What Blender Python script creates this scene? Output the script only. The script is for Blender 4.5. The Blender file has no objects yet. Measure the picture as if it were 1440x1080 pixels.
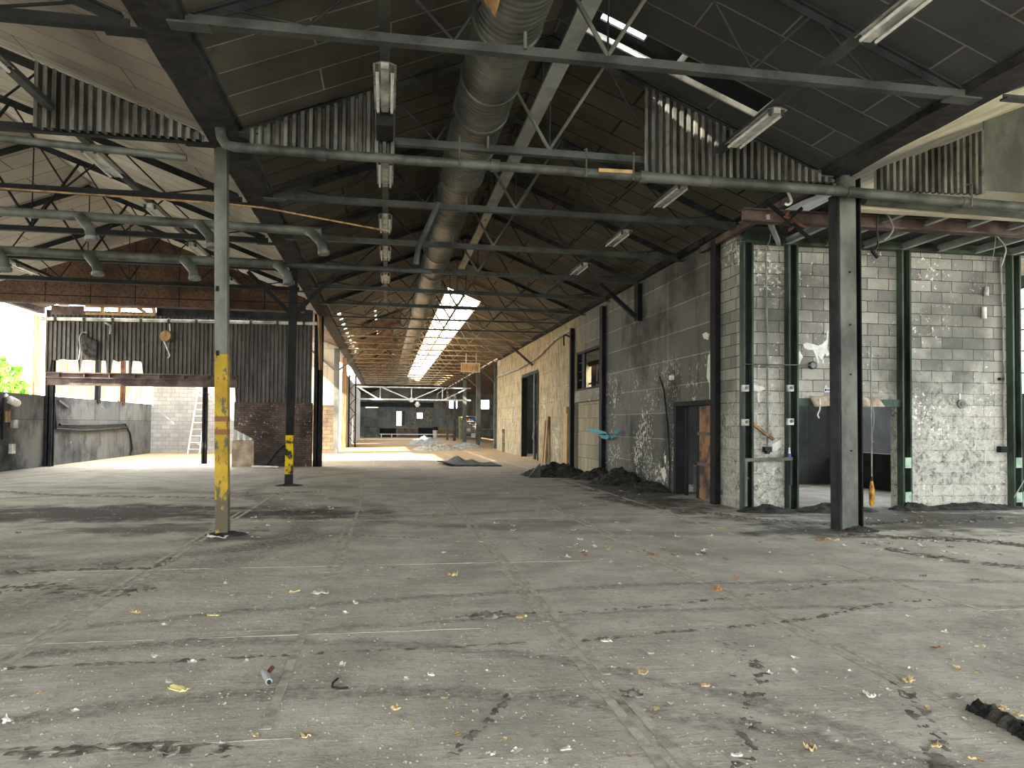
import bpy, math, random
from mathutils import Vector, Matrix, Euler, noise as mnoise

random.seed(7)
SC = bpy.context.scene
COL = SC.collection
ORG = {}

# ------------------------------------------------------------------ camera
F = 1080.0
CAM_H = 1.55
YAW = math.radians(9.307)
PITCH = math.radians(1.5)
ROLL = 0.008
cd = bpy.data.cameras.new('camera')
cam = bpy.data.objects.new('camera', cd)
COL.objects.link(cam)
cd.sensor_fit = 'HORIZONTAL'
cd.sensor_width = 36.0
cd.lens = 36.0 * F / 1440.0
cd.shift_y = (597.4 - 540 - F * math.tan(PITCH)) / 1440.0
cd.clip_end = 500
R = (Matrix.Rotation(-YAW, 4, 'Z') @ Matrix.Rotation(math.pi / 2 + PITCH, 4, 'X') @ Matrix.Rotation(ROLL, 4, 'Z'))
cam.matrix_world = Matrix.Translation((0, 0, CAM_H)) @ R
SC.camera = cam
R3 = R.to_3x3()


def ray(px, py):
    return R3 @ Vector(((px - 720) / F, (540 - py) / F + cd.shift_y * 1440 / F, -1))


def atY(px, py, Y):
    d = ray(px, py)
    return Vector((0, 0, CAM_H)) + d * (Y / d.y)


def atX(px, py, X):
    d = ray(px, py)
    return Vector((0, 0, CAM_H)) + d * (X / d.x)


def atZ(px, py, Z=0.0):
    d = ray(px, py)
    return Vector((0, 0, CAM_H)) + d * ((Z - CAM_H) / d.z)


# ------------------------------------------------------------------ mesh builder
class MB:
    def __init__(s):
        s.v = []
        s.f = []
        s.sm = []

    def add(s, vs, fs, smooth=False):
        b = len(s.v)
        s.v += [tuple(p) for p in vs]
        for f in fs:
            s.f.append(tuple(b + i for i in f))
            s.sm.append(smooth)
        return s

    def box(s, a, b, M=None):
        x0, y0, z0 = a
        x1, y1, z1 = b
        vs = [Vector(p) for p in ((x0, y0, z0), (x1, y0, z0), (x1, y1, z0), (x0, y1, z0), (x0, y0, z1), (x1, y0, z1), (x1, y1, z1), (x0, y1, z1))]
        if M is not None:
            vs = [M @ p for p in vs]
        return s.add(vs, [(3, 2, 1, 0), (4, 5, 6, 7), (0, 1, 5, 4), (1, 2, 6, 5), (2, 3, 7, 6), (3, 0, 4, 7)])

    def cbox(s, c, sz, M=None):
        return s.box([c[i] - sz[i] / 2 for i in range(3)], [c[i] + sz[i] / 2 for i in range(3)], M)

    def bar(s, p, q, w, h, up=(0, 0, 1)):
        """rectangular bar from p to q, w sideways, h along up"""
        p, q = Vector(p), Vector(q)
        d = (q - p)
        L = d.length
        d.normalize()
        u = Vector(up)
        if abs(d.dot(u)) > .99:
            u = Vector((0, 1, 0))
        sx = d.cross(u).normalized()
        u = sx.cross(d).normalized()
        M = Matrix((sx, d, u)).transposed().to_4x4()
        M.translation = p
        return s.box((-w / 2, 0, -h / 2), (w / 2, L, h / 2), M)

    def tube(s, pts, r, n=8, caps=True, smooth=True):
        pts = [Vector(p) for p in pts]
        rr = r if isinstance(r, (list, tuple)) else [r] * len(pts)
        vs, fs = [], []
        prev = None
        for i, p in enumerate(pts):
            if i == 0:
                d = pts[1] - p
            elif i == len(pts) - 1:
                d = p - pts[i - 1]
            else:
                d = (pts[i + 1] - p).normalized() + (p - pts[i - 1]).normalized()
            d.normalize()
            if prev is None:
                a = Vector((0, 0, 1)) if abs(d.z) < .9 else Vector((1, 0, 0))
                u = d.cross(a).normalized()
            else:
                u = (prev - d * prev.dot(d)).normalized()
            prev = u
            w = d.cross(u)
            for k in range(n):
                t = 2 * math.pi * k / n
                vs.append(p + (u * math.cos(t) + w * math.sin(t)) * rr[i])
        for i in range(len(pts) - 1):
            for k in range(n):
                k2 = (k + 1) % n
                fs.append((i * n + k, i * n + k2, (i + 1) * n + k2, (i + 1) * n + k))
        s.add(vs, fs, smooth)
        if caps:
            m = len(pts) - 1
            s.add(vs[:n], [tuple(range(n - 1, -1, -1))])
            s.add(vs[m * n:], [tuple(range(n))])
        return s

    def corr(s, O, U, V, w, hfun, amp=.02, pitch=.076, h0fun=None, seg=4, dz=0, Nn=None):
        """corrugated sheet: origin O, along unit U width w, up V; top height hfun(t), bottom h0fun(t)"""
        O, U, V = Vector(O), Vector(U), Vector(V)
        N = U.cross(V).normalized() if Nn is None else Vector(Nn)
        prof = ((0, 1), (.42, 1), (.56, -1), (.86, -1))
        ts, k = [], 0
        while k * pitch < w:
            ts += [(k * pitch + f * pitch, a_) for f, a_ in prof if k * pitch + f * pitch <= w]
            k += 1
        vs, fs = [], []
        for t, a_ in ts:
            a = amp * a_
            lo = h0fun(t) if h0fun else 0.0
            hi = max(lo + .005, hfun(t))
            vs.append(O + U * t + V * lo + N * a)
            vs.append(O + U * t + V * hi + N * a)
        for i in range(len(ts) - 1):
            fs.append((2 * i, 2 * i + 2, 2 * i + 3, 2 * i + 1))
        return s.add(vs, fs, False)

    def build(s, name, mat, parent=None, org=None, **kw):
        o_ = Vector((0, 0, 0))
        if parent is not None:
            o_ = ORG[parent.name]
        elif org is not None:
            o_ = Vector(org)
        me = bpy.data.meshes.new(name)
        me.from_pydata([tuple(Vector(v) - o_) for v in s.v], [], s.f)
        me.polygons.foreach_set('use_smooth', s.sm)
        me.materials.append(mat)
        me.update()
        o = bpy.data.objects.new(name, me)
        COL.objects.link(o)
        if parent is not None:
            o.parent = parent
            ORG[o.name] = o_
        else:
            o.location = o_
            ORG[o.name] = o_
        for k, v in kw.items():
            o[k] = v
        return o


def tag(o, label, cat, group=None, kind=None):
    o['label'] = label
    o['category'] = cat
    if group:
        o['group'] = group
    if kind:
        o['kind'] = kind
    return o


def thing(name, label, cat, loc=(0, 0, 0), group=None):
    o = bpy.data.objects.new(name, None)
    COL.objects.link(o)
    o.location = loc
    o.empty_display_size = .2
    ORG[o.name] = Vector(loc)
    tag(o, label, cat, group)
    return o


def copy_tree(o, loc, rot=None, label=None, scale=None):
    c = o.copy()
    COL.objects.link(c)
    c.location = loc
    if rot is not None:
        c.rotation_euler = rot
    if scale is not None:
        c.scale = scale
    if label:
        c['label'] = label
    for ch in list(o.children):
        d = ch.copy()
        COL.objects.link(d)
        d.parent = c
        for g in list(ch.children):
            e = g.copy()
            COL.objects.link(e)
            e.parent = d
    return c


def struct(mb, name, mat, **kw):
    return mb.build(name, mat, kind='structure', **kw)


def wall_holes(axis, c0, c1, u0, u1, z0, z1, holes):
    """wall box between coordinate c0..c1 on axis ('x' or 'y'), running u0..u1 and z0..z1, minus rectangular holes (u0,u1,z0,z1)"""
    us = sorted({u0, u1} | {min(max(h[i], u0), u1) for h in holes for i in (0, 1)})
    zs = sorted({z0, z1} | {min(max(h[i], z0), z1) for h in holes for i in (2, 3)})
    m = MB()
    for i in range(len(us) - 1):
        run = None
        for j in range(len(zs) - 1):
            cu, cz = (us[i] + us[i + 1]) / 2, (zs[j] + zs[j + 1]) / 2
            solid = not any(h[0] < cu < h[1] and h[2] < cz < h[3] for h in holes)
            if solid:
                run = (run[0], zs[j + 1]) if run else (zs[j], zs[j + 1])
            if run and (not solid or j == len(zs) - 2):
                if axis == 'x':
                    m.box((c0, us[i], run[0]), (c1, us[i + 1], run[1]))
                else:
                    m.box((us[i], c0, run[0]), (us[i + 1], c1, run[1]))
                run = None
    return m


# ------------------------------------------------------------------ materials
def lin(h):
    if isinstance(h, (tuple, list)):
        return tuple(h[:3]) + (1,)
    h = h.lstrip('#')
    c = [int(h[i:i + 2], 16) / 255 for i in (0, 2, 4)]
    return tuple(x / 12.92 if x <= .04045 else ((x + .055) / 1.055) ** 2.4 for x in c) + (1,)


class NT:
    def __init__(s, name):
        s.m = bpy.data.materials.new(name)
        s.m.use_nodes = True
        s.t = s.m.node_tree
        s.b = s.t.nodes['Principled BSDF']
        s.pos = s.n('ShaderNodeNewGeometry').outputs['Position']

    def n(s, typ, **kw):
        x = s.t.nodes.new(typ)
        for k, v in kw.items():
            setattr(x, k, v)
        return x

    def l(s, a, b):
        s.t.links.new(a, b)

    def setin(s, sock, v):
        if hasattr(v, 'is_linked') or isinstance(v, bpy.types.NodeSocket):
            s.l(v, sock)
        else:
            sock.default_value = v

    def math(s, op, a, b=None, c=None, clamp=False):
        x = s.n('ShaderNodeMath', operation=op, use_clamp=clamp)
        s.setin(x.inputs[0], a)
        if b is not None:
            s.setin(x.inputs[1], b)
        if c is not None:
            s.setin(x.inputs[2], c)
        return x.outputs[0]

    def scalevec(s, vec, sc, off=(0, 0, 0)):
        x = s.n('ShaderNodeMapping')
        s.l(vec, x.inputs[0])
        x.inputs['Scale'].default_value = sc
        x.inputs['Location'].default_value = off
        return x.outputs[0]

    def noise(s, scale, detail=4, rough=.6, vec=None, dist=0):
        x = s.n('ShaderNodeTexNoise')
        x.inputs['Scale'].default_value = scale
        x.inputs['Detail'].default_value = detail
        x.inputs['Roughness'].default_value = rough
        x.inputs['Distortion'].default_value = dist
        s.l(vec if vec is not None else s.pos, x.inputs['Vector'])
        return x.outputs['Fac']

    def ramp(s, v, a, b):
        x = s.n('ShaderNodeMapRange')
        x.interpolation_type = 'SMOOTHSTEP'
        s.l(v, x.inputs[0])
        x.inputs[1].default_value = a
        x.inputs[2].default_value = b
        return x.outputs[0]

    def mix(s, f, a, b, mode='MIX'):
        x = s.n('ShaderNodeMix', data_type='RGBA', blend_type=mode)
        s.setin(x.inputs[0], f)
        for i, v in ((6, a), (7, b)):
            if isinstance(v, (str, tuple, list)):
                x.inputs[i].default_value = lin(v)
            else:
                s.l(v, x.inputs[i])
        return x.outputs[2]

    def sep(s):
        x = s.n('ShaderNodeSeparateXYZ')
        s.l(s.pos, x.inputs[0])
        return x.outputs

    def comb(s, x, y, z=0.0):
        c = s.n('ShaderNodeCombineXYZ')
        for i, v in enumerate((x, y, z)):
            s.setin(c.inputs[i], v)
        return c.outputs[0]

    def brick(s, vec, w, h, mortar=.01, off=.5, c1=(.5, .5, .5), c2=(.6, .6, .6), cm=(.3, .3, .3), bias=0.):
        x = s.n('ShaderNodeTexBrick')
        s.l(vec, x.inputs['Vector'])
        x.offset = off
        x.inputs['Scale'].default_value = 1
        x.inputs['Brick Width'].default_value = w
        x.inputs['Row Height'].default_value = h
        x.inputs['Mortar Size'].default_value = mortar
        x.inputs['Mortar Smooth'].default_value = .2
        x.inputs['Bias'].default_value = bias
        for k, v in (('Color1', c1), ('Color2', c2), ('Mortar', cm)):
            x.inputs[k].default_value = lin(v)
        return x.outputs['Color'], x.outputs['Fac']

    def fin(s, col, rough=.85, metal=0., height=None, bump=.3, dist=.02, spec=.3):
        s.setin(s.b.inputs['Base Color'], lin(col) if isinstance(col, (str, tuple, list)) else col)
        s.setin(s.b.inputs['Roughness'], rough)
        s.b.inputs['Metallic'].default_value = metal
        s.b.inputs['Specular IOR Level'].default_value = spec
        if height is not None:
            b = s.n('ShaderNodeBump')
            b.inputs['Strength'].default_value = bump
            b.inputs['Distance'].default_value = dist
            s.l(height, b.inputs['Height'])
            s.l(b.outputs[0], s.b.inputs['Normal'])
        return s.m


def grime(name, c1, c2, scale=2.5, rough=.75, metal=0., bump=.25, spot=None, stretch=(1, 1, 1), lo=.35, hi=.65):
    t = NT(name)
    v = t.scalevec(t.pos, stretch)
    n1 = t.noise(scale, 6, .65, v)
    c = t.mix(t.ramp(n1, lo, hi), c1, c2)
    n2 = t.noise(scale * 7, 5, .7, v)
    if spot:
        c = t.mix(t.ramp(n2, spot[1], spot[1] + .06), c, spot[0])
    return t.fin(c, rough, metal, n2, bump)


def flat(name, c, rough=.7, metal=0.):
    t = NT(name)
    n = t.noise(9, 4, .6)
    a = lin(c)
    d = tuple(x * .72 for x in a[:3])
    return t.fin(t.mix(t.ramp(n, .3, .7), d, a), rough, metal, n, .1)


M = {}
M['steel_dark'] = grime('sooty steel', '#16181a', '#34373a', 2, .7, .1)
M['steel_black'] = grime('charred steel', '#0d0d0e', '#1f1f1f', 2, .8, .1)
M['steel_grey'] = grime('grey painted steel', '#474842', '#6f7067', 1.6, .65, .1, stretch=(1, 1, .5))
M['steel_mid'] = grime('dusty steel chord', '#2d2f2d', '#4b4e4b', 1.6, .65, .1)
def mat_duct():
    t = NT('dull galvanised duct')
    X, Y, Z = t.sep()
    n1 = t.noise(1.2, 6, .65)
    c = t.mix(t.ramp(n1, .35, .65), '#4a4c47', '#7c7d76')
    streak = t.noise(2.0, 5, .7, t.scalevec(t.pos, (.6, 6, .6)))
    c = t.mix(t.math('MULTIPLY', t.ramp(streak, .45, .7), .6), c, '#33342f')
    h = t.math('SINE', t.math('MULTIPLY', Y, 62))
    return t.fin(c, .45, .45, h, .35, .012)


M['galv'] = mat_duct()
M['pipe'] = grime('grimy pipe', '#363833', '#61635b', 1.5, .55, .2, .15)
M['tray'] = grime('pale strut', '#8d918d', '#b4b7b3', 1.5, .6, .1)
M['white_metal'] = grime('smoke stained white enamel', '#8a8880', '#d8d5cb', 2.5, .5)
M['rust'] = grime('rust', '#3d2219', '#6b4630', 3, .9)
M['rustbeam'] = grime('rusty brown beam', '#463833', '#6e5e57', 2, .85)
M['green'] = grime('dark green painted steel', '#1c251e', '#4a5a4b', 1.5, .6, 0, .1, stretch=(1, 1, .4))
M['green_pale'] = grime('pale green plate', '#7f9b82', '#b5cbb4', 6, .7)
M['wood_old'] = grime('old timber', '#6d543c', '#a6855c', 3, .85, stretch=(3, 3, .4))
M['wood_tan'] = grime('tan board', '#8f7350', '#bf9c6c', 3, .85, stretch=(3, 3, .4))
M['char'] = grime('charred debris', '#161514', '#45423d', 6, .95, 0, .8)
M['gutter'] = grime('charred gutter lining', '#0d0c0c', '#2e2926', 5, .95, 0, .9)
M['ash'] = grime('grey rubble', '#6c665c', '#b4aca0', 5, .95, 0, .8)
M['ash_white'] = grime('white ash rubble', '#807f7d', '#b3b2b0', 5, .95, 0, .8)
M['paper'] = flat('white scrap', '#e9e6da', .9)
M['tan'] = flat('tan scrap', '#d2b98a', .9)
M['orange'] = flat('orange scrap', '#c08a55', .9)
M['grey'] = flat('grey scrap', '#8c8a80', .9)
M['cable'] = grime('black cable', '#101010', '#262626', 3, .6)
M['cable_grey'] = grime('grey cable', '#6f6f68', '#9c9c92', 3, .6)
M['cream'] = grime('cream lining sheet', '#b9b095', '#d9d2b8', 1.2, .8)
M['insul'] = grime('tan insulation', '#a17a4a', '#cda873', 4, .95, 0, .6)
M['white'] = flat('white plastic', '#e8e6e0', .5)
M['black'] = flat('black plastic', '#141414', .5)
M['blue'] = flat('blue plastic', '#4667a8', .5)
M['teal'] = grime('teal spray paint', '#186570', '#3fa3ac', 14, .7)
M['redbrick_dark'] = None


def mat_floor():
    t = NT('dusty concrete floor')
    X, Y, Z = t.sep()
    big = t.noise(.35, 5, .6)
    mid = t.noise(1.6, 6, .65)
    fine = t.noise(14, 6, .75)
    streak = t.noise(1.0, 6, .7, t.scalevec(t.pos, (.35, 2.6, 1)))
    c = t.mix(t.ramp(mid, .3, .72), '#9c968b', '#bdb7ab')
    c = t.mix(t.ramp(big, .52, .72), c, '#8a837a')
    c = t.mix(t.math('MULTIPLY', t.ramp(streak, .56, .76), .5), c, '#57524b')
    # tyre arcs: (cx, cy, r, half-width, strength)
    wob = t.math('MULTIPLY', t.math('SUBTRACT', mid, .5), .5)
    arcs = [(-1.2, 1.6, 4.1, .12, .55), (-.6, .6, 4.0, .16, .6), (-8.5, 12.2, 7.4, .5, .5), (-4.5, 13.5, 4.5, .35, .5), (-4.4, 11.8, 3.2, .3, .45),
            (3.2, -9.0, 16.2, .1, .6), (2.5, -12.0, 18.2, .08, .5), (5.5, 19, 8.5, .3, .5), (-1, 22.0, 9.0, .2, .4), (7.2, 3.0, 3.4, .25, .3)]
    for cx, cy, r, w, st in arcs:
        dx = t.math('SUBTRACT', X, cx)
        dy = t.math('SUBTRACT', Y, cy)
        dd = t.math('SQRT', t.math('ADD', t.math('MULTIPLY', dx, dx), t.math('MULTIPLY', dy, dy)))
        e = t.math('ABSOLUTE', t.math('ADD', t.math('SUBTRACT', dd, r), wob))
        f = t.ramp(e, w, w * .3)
        f = t.math('MULTIPLY', t.math('MULTIPLY', f, st), t.ramp(fine, .3, .6))
        c = t.mix(t.math('MULTIPLY', f, .8), c, '#3a3733')
    # sooty ground along the block room and beside the yellow post
    for cx, cy, sx, sy, st in ((9.3, 11.8, 3.6, 2.0, .75), (5.6, 17.5, 1.1, 5.5, .85), (6.3, 10.6, 1.1, .8, .8), (-4.8, 14.0, 3.6, 1.5, .9), (-1.3, 13.7, 1.7, .9, .85), (-3.4, 11.9, 1.3, .7, .7), (-2.1, 10.9, .8, .5, .7), (-5.2, 9.0, 1.8, .8, .6), (2.2, 11.8, 1.8, .6, .3)):
        dx = t.math('DIVIDE', t.math('SUBTRACT', X, cx), sx)
        dy = t.math('DIVIDE', t.math('SUBTRACT', Y, cy), sy)
        q = t.math('SQRT', t.math('ADD', t.math('MULTIPLY', dx, dx), t.math('MULTIPLY', dy, dy)))
        q = t.math('ADD', q, t.math('ADD', t.math('MULTIPLY', t.math('SUBTRACT', streak, .5), 1.1), t.math('MULTIPLY', t.math('SUBTRACT', mid, .5), 2.2)))
        c = t.mix(t.math('MULTIPLY', t.ramp(q, 1.15, .4), st), c, '#2b2a29')
    c = t.mix(t.math('MULTIPLY', t.ramp(fine, .5, .72), .55), c, '#5d574f')
    c = t.mix(t.ramp(t.noise(38, 3, .5), .67, .72), c, '#d3ccbd')
    # ochre tint mixed in further down the hall
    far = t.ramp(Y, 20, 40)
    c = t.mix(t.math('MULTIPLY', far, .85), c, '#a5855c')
    h = t.math('ADD', t.math('MULTIPLY', fine, .5), t.math('MULTIPLY', streak, 1.2))
    return t.fin(c, .85, 0, h, .8, .04, .25)


M['floor'] = mat_floor()


def mat_block(name, axis, w, h, c1, c2, cm, soot=.5, sootc='#262521', peel=.62, peelc='#cfcbbd', low=None, off=.5, mortar=.008, up=None, ochre=None, jitter=.03, white=None):
    t = NT(name)
    X, Y, Z = t.sep()
    u = Y if axis == 'x' else X
    wv = t.noise(2.3, 3, .5)
    jit = t.math('MULTIPLY', t.math('SUBTRACT', t.noise(6, 3, .6), .5), jitter)
    vec = t.comb(t.math('ADD', u, jit), t.math('ADD', Z, jit))
    c, fac = t.brick(vec, w, h, mortar, off, c1, c2, cm)
    blotch = t.noise(.55, 6, .65)
    c = t.mix(t.math('MULTIPLY', t.ramp(blotch, .42, .66), soot), c, sootc)
    st = t.noise(1.3, 6, .7, t.scalevec(t.pos, (2.2, 2.2, .45)))
    c = t.mix(t.math('MULTIPLY', t.ramp(st, .5, .75), soot * .8), c, sootc)
    if up:
        c = t.mix(t.math('MULTIPLY', t.ramp(t.math('ADD', Z, t.math('MULTIPLY', wv, 1.2)), up[0], up[1]), up[2]), c, sootc)
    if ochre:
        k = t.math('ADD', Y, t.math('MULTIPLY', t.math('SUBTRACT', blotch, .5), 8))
        c = t.mix(t.math('MULTIPLY', t.ramp(k, ochre[0], ochre[1]), .68), c, t.mix(t.ramp(t.noise(2.6, 6, .75, t.scalevec(t.pos, (1, 1, .6))), .4, .65), '#b5a27a', '#7f7054'))  # warm light from the skylight, painted into the wall colour along Y
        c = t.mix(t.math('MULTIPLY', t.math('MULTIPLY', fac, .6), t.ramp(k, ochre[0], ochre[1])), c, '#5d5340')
    if white:
        scr = t.noise(7.5, 8, .82, None, .9)
        zz = t.math('ADD', Z, t.math('MULTIPLY', t.math('SUBTRACT', wv, .5), 2.4))
        k = t.math('MULTIPLY', t.ramp(zz, white + .9, white - .6), t.ramp(scr, .64, .4))
        c = t.mix(t.math('MULTIPLY', k, .6), c, '#dcd8c9')
        c = t.mix(t.math('MULTIPLY', t.math('MULTIPLY', t.ramp(scr, .585, .63), t.ramp(zz, white + .9, white - .4)), .7), c, '#302f2c')
    fn = t.noise(11, 6, .75)
    zone = t.noise(.8, 3, .5)
    p = t.ramp(t.math('ADD', fn, t.math('MULTIPLY', t.math('SUBTRACT', zone, .5), .5)), peel, peel + .045)
    if low:
        p = t.math('MULTIPLY', p, t.ramp(Z, low[0], low[1]))
    c = t.mix(p, c, peelc)
    dk = t.ramp(t.noise(7, 5, .7), .66, .72)
    c = t.mix(t.math('MULTIPLY', dk, .7), c, '#1a1917')
    hgt = t.math('SUBTRACT', t.math('MULTIPLY', fn, .6), t.math('MULTIPLY', fac, 1.0))
    return t.fin(c, .9, 0, hgt, .5, .012, .2)


M['block_front'] = mat_block('pale sooty concrete block', 'y', .46, .223, '#83817a', '#b2aea1', '#3f3d39', .7, '#504f4a', .62, '#e2dfd2', off=.5, white=2.0)
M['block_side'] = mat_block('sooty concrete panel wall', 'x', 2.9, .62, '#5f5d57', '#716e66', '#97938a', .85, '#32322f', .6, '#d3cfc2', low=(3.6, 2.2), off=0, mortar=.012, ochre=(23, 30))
M['block_return'] = mat_block('pale block return', 'x', .46, .223, '#7b7971', '#a5a193', '#3f3d39', .65, '#3f3e3a', .62, '#d9d6c8', white=1.6)
M['conc_low'] = mat_block('dark stained concrete', 'x', 3.0, 1.6, '#605f5c', '#75736e', '#2c2c2b', .95, '#2b2b2c', .66, '#a8a49a')
M['brick_dark'] = mat_block('smoke black brick', 'y', .21, .075, '#55473f', '#6b5c54', '#3b3431', .8, '#232020', .66, '#b9a39a', mortar=.006)
M['block_white'] = mat_block('whitewashed block wall', 'y', .4, .2, '#8f8c86', '#a19d96', '#6f6b64', .35, '#6d685f', .75, '#c4c0b8')
M['plaster_white'] = mat_block('white plaster wall', 'x', 1.2, 2.4, '#c5c2bd', '#d2cfca', '#8a8780', .35, '#6d6b68', .7, '#d4d2ce')
M['far_wall'] = mat_block('far grey wall', 'y', 1.2, 2.4, '#8d9089', '#a0a39b', '#50514d', .6, '#454744', .7, '#a8a8a2')
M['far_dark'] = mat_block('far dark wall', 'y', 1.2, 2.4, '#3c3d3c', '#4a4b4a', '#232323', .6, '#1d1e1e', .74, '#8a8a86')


def mat_roof(name, c1, c2, cm, soot, sootc, seam=.012):
    t = NT(name)
    X, Y, Z = t.sep()
    c, fac = t.brick(t.comb(X, Y), 2.3, .6, seam, .37, c1, c2, cm)
    b = t.noise(.45, 5, .6)
    c = t.mix(t.math('MULTIPLY', t.ramp(b, .35, .65), soot), c, sootc)
    s2 = t.noise(2.2, 5, .7)
    c = t.mix(t.math('MULTIPLY', t.ramp(s2, .5, .8), .5), c, sootc)
    return t.fin(c, .85, 0, fac, .4, -.01, .2)


M['roof_main'] = mat_roof('smoke blackened roof board', '#57534a', '#645f54', '#1f1d1a', .55, '#2b2924', .022)
M['roof_near'] = mat_roof('scorched roof board', '#56544a', '#625f53', '#a19e8c', .5, '#2d2c27')
M['roof_left'] = mat_roof('beige roof board', '#a09686', '#aea393', '#4d453b', .35, '#756b5e')
M['roof_left_near'] = mat_roof('darker brown roof board', '#7a7063', '#877c6d', '#57503f', .4, '#5a5146')  # darker brown boards for the near part of the side bay roof
M['roof_right'] = mat_roof('grey roof board', '#454543', '#4e4e4c', '#7b7a74', .4, '#2f2f2e')
M['roof_far'] = mat_roof('brown roof board', '#5a4a3e', '#6b5a4b', '#2a241e', .5, '#33291f')


def mat_corr(name, c1, c2, c3):
    t = NT(name)
    st = t.noise(1.6, 6, .7, t.scalevec(t.pos, (3, 3, .5)))
    c = t.mix(t.ramp(st, .35, .65), c1, c2)
    n = t.noise(5, 6, .7)
    c = t.mix(t.math('MULTIPLY', t.ramp(n, .5, .7), .6), c, c3)
    return t.fin(c, .5, .25, n, .1)


M['corr'] = mat_corr('sooty corrugated steel', '#35342f', '#716f68', '#201f1c')
M['corr_wall'] = mat_corr('weathered corrugated wall', '#3f3b36', '#5d5751', '#2a2622')


def mat_osb():
    t = NT('rust brown chip board')
    X, Y, Z = t.sep()
    v = t.n('ShaderNodeTexVoronoi')
    v.inputs['Scale'].default_value = 14
    t.l(t.pos, v.inputs['Vector'])
    c = t.mix(t.ramp(v.outputs['Distance'], .1, .7), '#3a2b22', '#57402f')
    c = t.mix(t.ramp(t.noise(.9, 5, .6), .4, .7), c, '#2b1a12')
    b, f = t.brick(t.comb(X, Z), 1.22, 2.6, .015, 0, '#ffffff', '#e8e8e8', '#3a2a20')
    c = t.mix(1.0, c, b, 'MULTIPLY')
    return t.fin(c, .9)


M['osb'] = mat_osb()


def mat_yellow():
    t = NT('chipped yellow paint')
    X, Y, Z = t.sep()
    n = t.noise(9, 6, .75, t.scalevec(t.pos, (1, 1, .4)))
    k = t.math('ADD', n, t.math('MULTIPLY', t.ramp(Z, 1.0, .25), .16))
    c = t.mix(t.ramp(t.noise(2, 4, .6), .3, .7), '#94771a', '#bc9930')
    c = t.mix(t.ramp(k, .52, .57), c, '#5a5140')
    for z in (1.42, 1.6):
        c = t.mix(t.ramp(t.math('ABSOLUTE', t.math('SUBTRACT', Z, z)), .045, .03), c, '#7a5238')
    return t.fin(c, .7, 0, n, .2)


M['yellow'] = mat_yellow()
M['yellow_old'] = grime('worn yellow band', '#2c2a1c', '#c9a51c', 6, .8, 0, .2, lo=.42, hi=.55)


def mat_fibre(name='translucent ribbed fibreglass', ca='#efe9da', cb='#d9c39a', f=.8):
    t = NT(name)
    st = t.noise(2.5, 5, .7, t.scalevec(t.pos, (3, 3, .3)))
    c = t.mix(t.ramp(st, .35, .7), ca, cb)
    t.setin(t.b.inputs['Base Color'], c)
    t.b.inputs['Roughness'].default_value = .6
    tr = t.n('ShaderNodeBsdfTranslucent')
    t.l(c, tr.inputs[0])
    mx = t.n('ShaderNodeMixShader')
    mx.inputs[0].default_value = f
    t.l(t.b.outputs[0], mx.inputs[1])
    t.l(tr.outputs[0], mx.inputs[2])
    out = [n for n in t.t.nodes if n.type == 'OUTPUT_MATERIAL'][0]
    t.l(mx.outputs[0], out.inputs[0])
    return t.m


M['fibre'] = mat_fibre()
M['fibre_side'] = mat_fibre('dull ribbed fibreglass', '#d6d8d6', '#a9a9a2', .6)
M['fibre_warm'] = mat_fibre('warm aged fibreglass', '#cbb894', '#8a6a48', .4)


def mat_leaf():
    t = NT('green leaves')
    c = t.mix(t.ramp(t.noise(3, 3), .3, .7), '#5f8a2c', '#a9cf5c')
    return t.fin(c, .6)


M['leaf'] = mat_leaf()
M['ground'] = grime('pale gravel yard', '#8d877a', '#b4ad9c', 2, .95)
SKYS, SUNS, EXPO = 4.8, 12.0, 1.35
# ------------------------------------------------------------------ building grid
XA, XB, XL, XR = -2.2, 6.7, -11.5, 15.6
VZ, RZ = 5.45, 7.15
XM = 2.25            # ridge of the main aisle
XS = -6.85           # ridge of the side bay
XT = 11.15           # ridge of the far bay
TY = [7.7 + 2.9 * k for k in range(24)]


def roof_z(x):
    if x < XA:
        return RZ - abs(x - XS) * (RZ - VZ) / 4.45
    if x > XB:
        return RZ - abs(x - XT) * (RZ - VZ) / 4.25
    return RZ - abs(x - XM) * (RZ - VZ) / 4.25


def slab(x0, x1, y0, y1, name, mat, holes=(), th=.07):
    xs = sorted({x0, x1} | {h[i] for h in holes for i in (0, 1)})
    ys = sorted({y0, y1} | {h[i] for h in holes for i in (2, 3)})
    m = MB()
    for i in range(len(xs) - 1):
        for j in range(len(ys) - 1):
            cx, cy = (xs[i] + xs[i + 1]) / 2, (ys[j] + ys[j + 1]) / 2
            if any(h[0] < cx < h[1] and h[2] < cy < h[3] for h in holes):
                continue
            a, b, c, d = xs[i], xs[i + 1], ys[j], ys[j + 1]
            za, zb = roof_z(a + 1e-4), roof_z(b - 1e-4)
            m.add([(a, c, za), (b, c, zb), (b, d, zb), (a, d, za), (a, c, za + th), (b, c, zb + th), (b, d, zb + th), (a, d, za + th)],
                  [(3, 2, 1, 0), (4, 5, 6, 7), (0, 1, 5, 4), (1, 2, 6, 5), (2, 3, 7, 6), (3, 0, 4, 7)])
    return struct(m, name, mat)


SLOT = (2.62, 5.25, 9.62, 10.15)
SKY = (2.4, 3.78, 31.0, 92.0)
RY0 = -8.5
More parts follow.
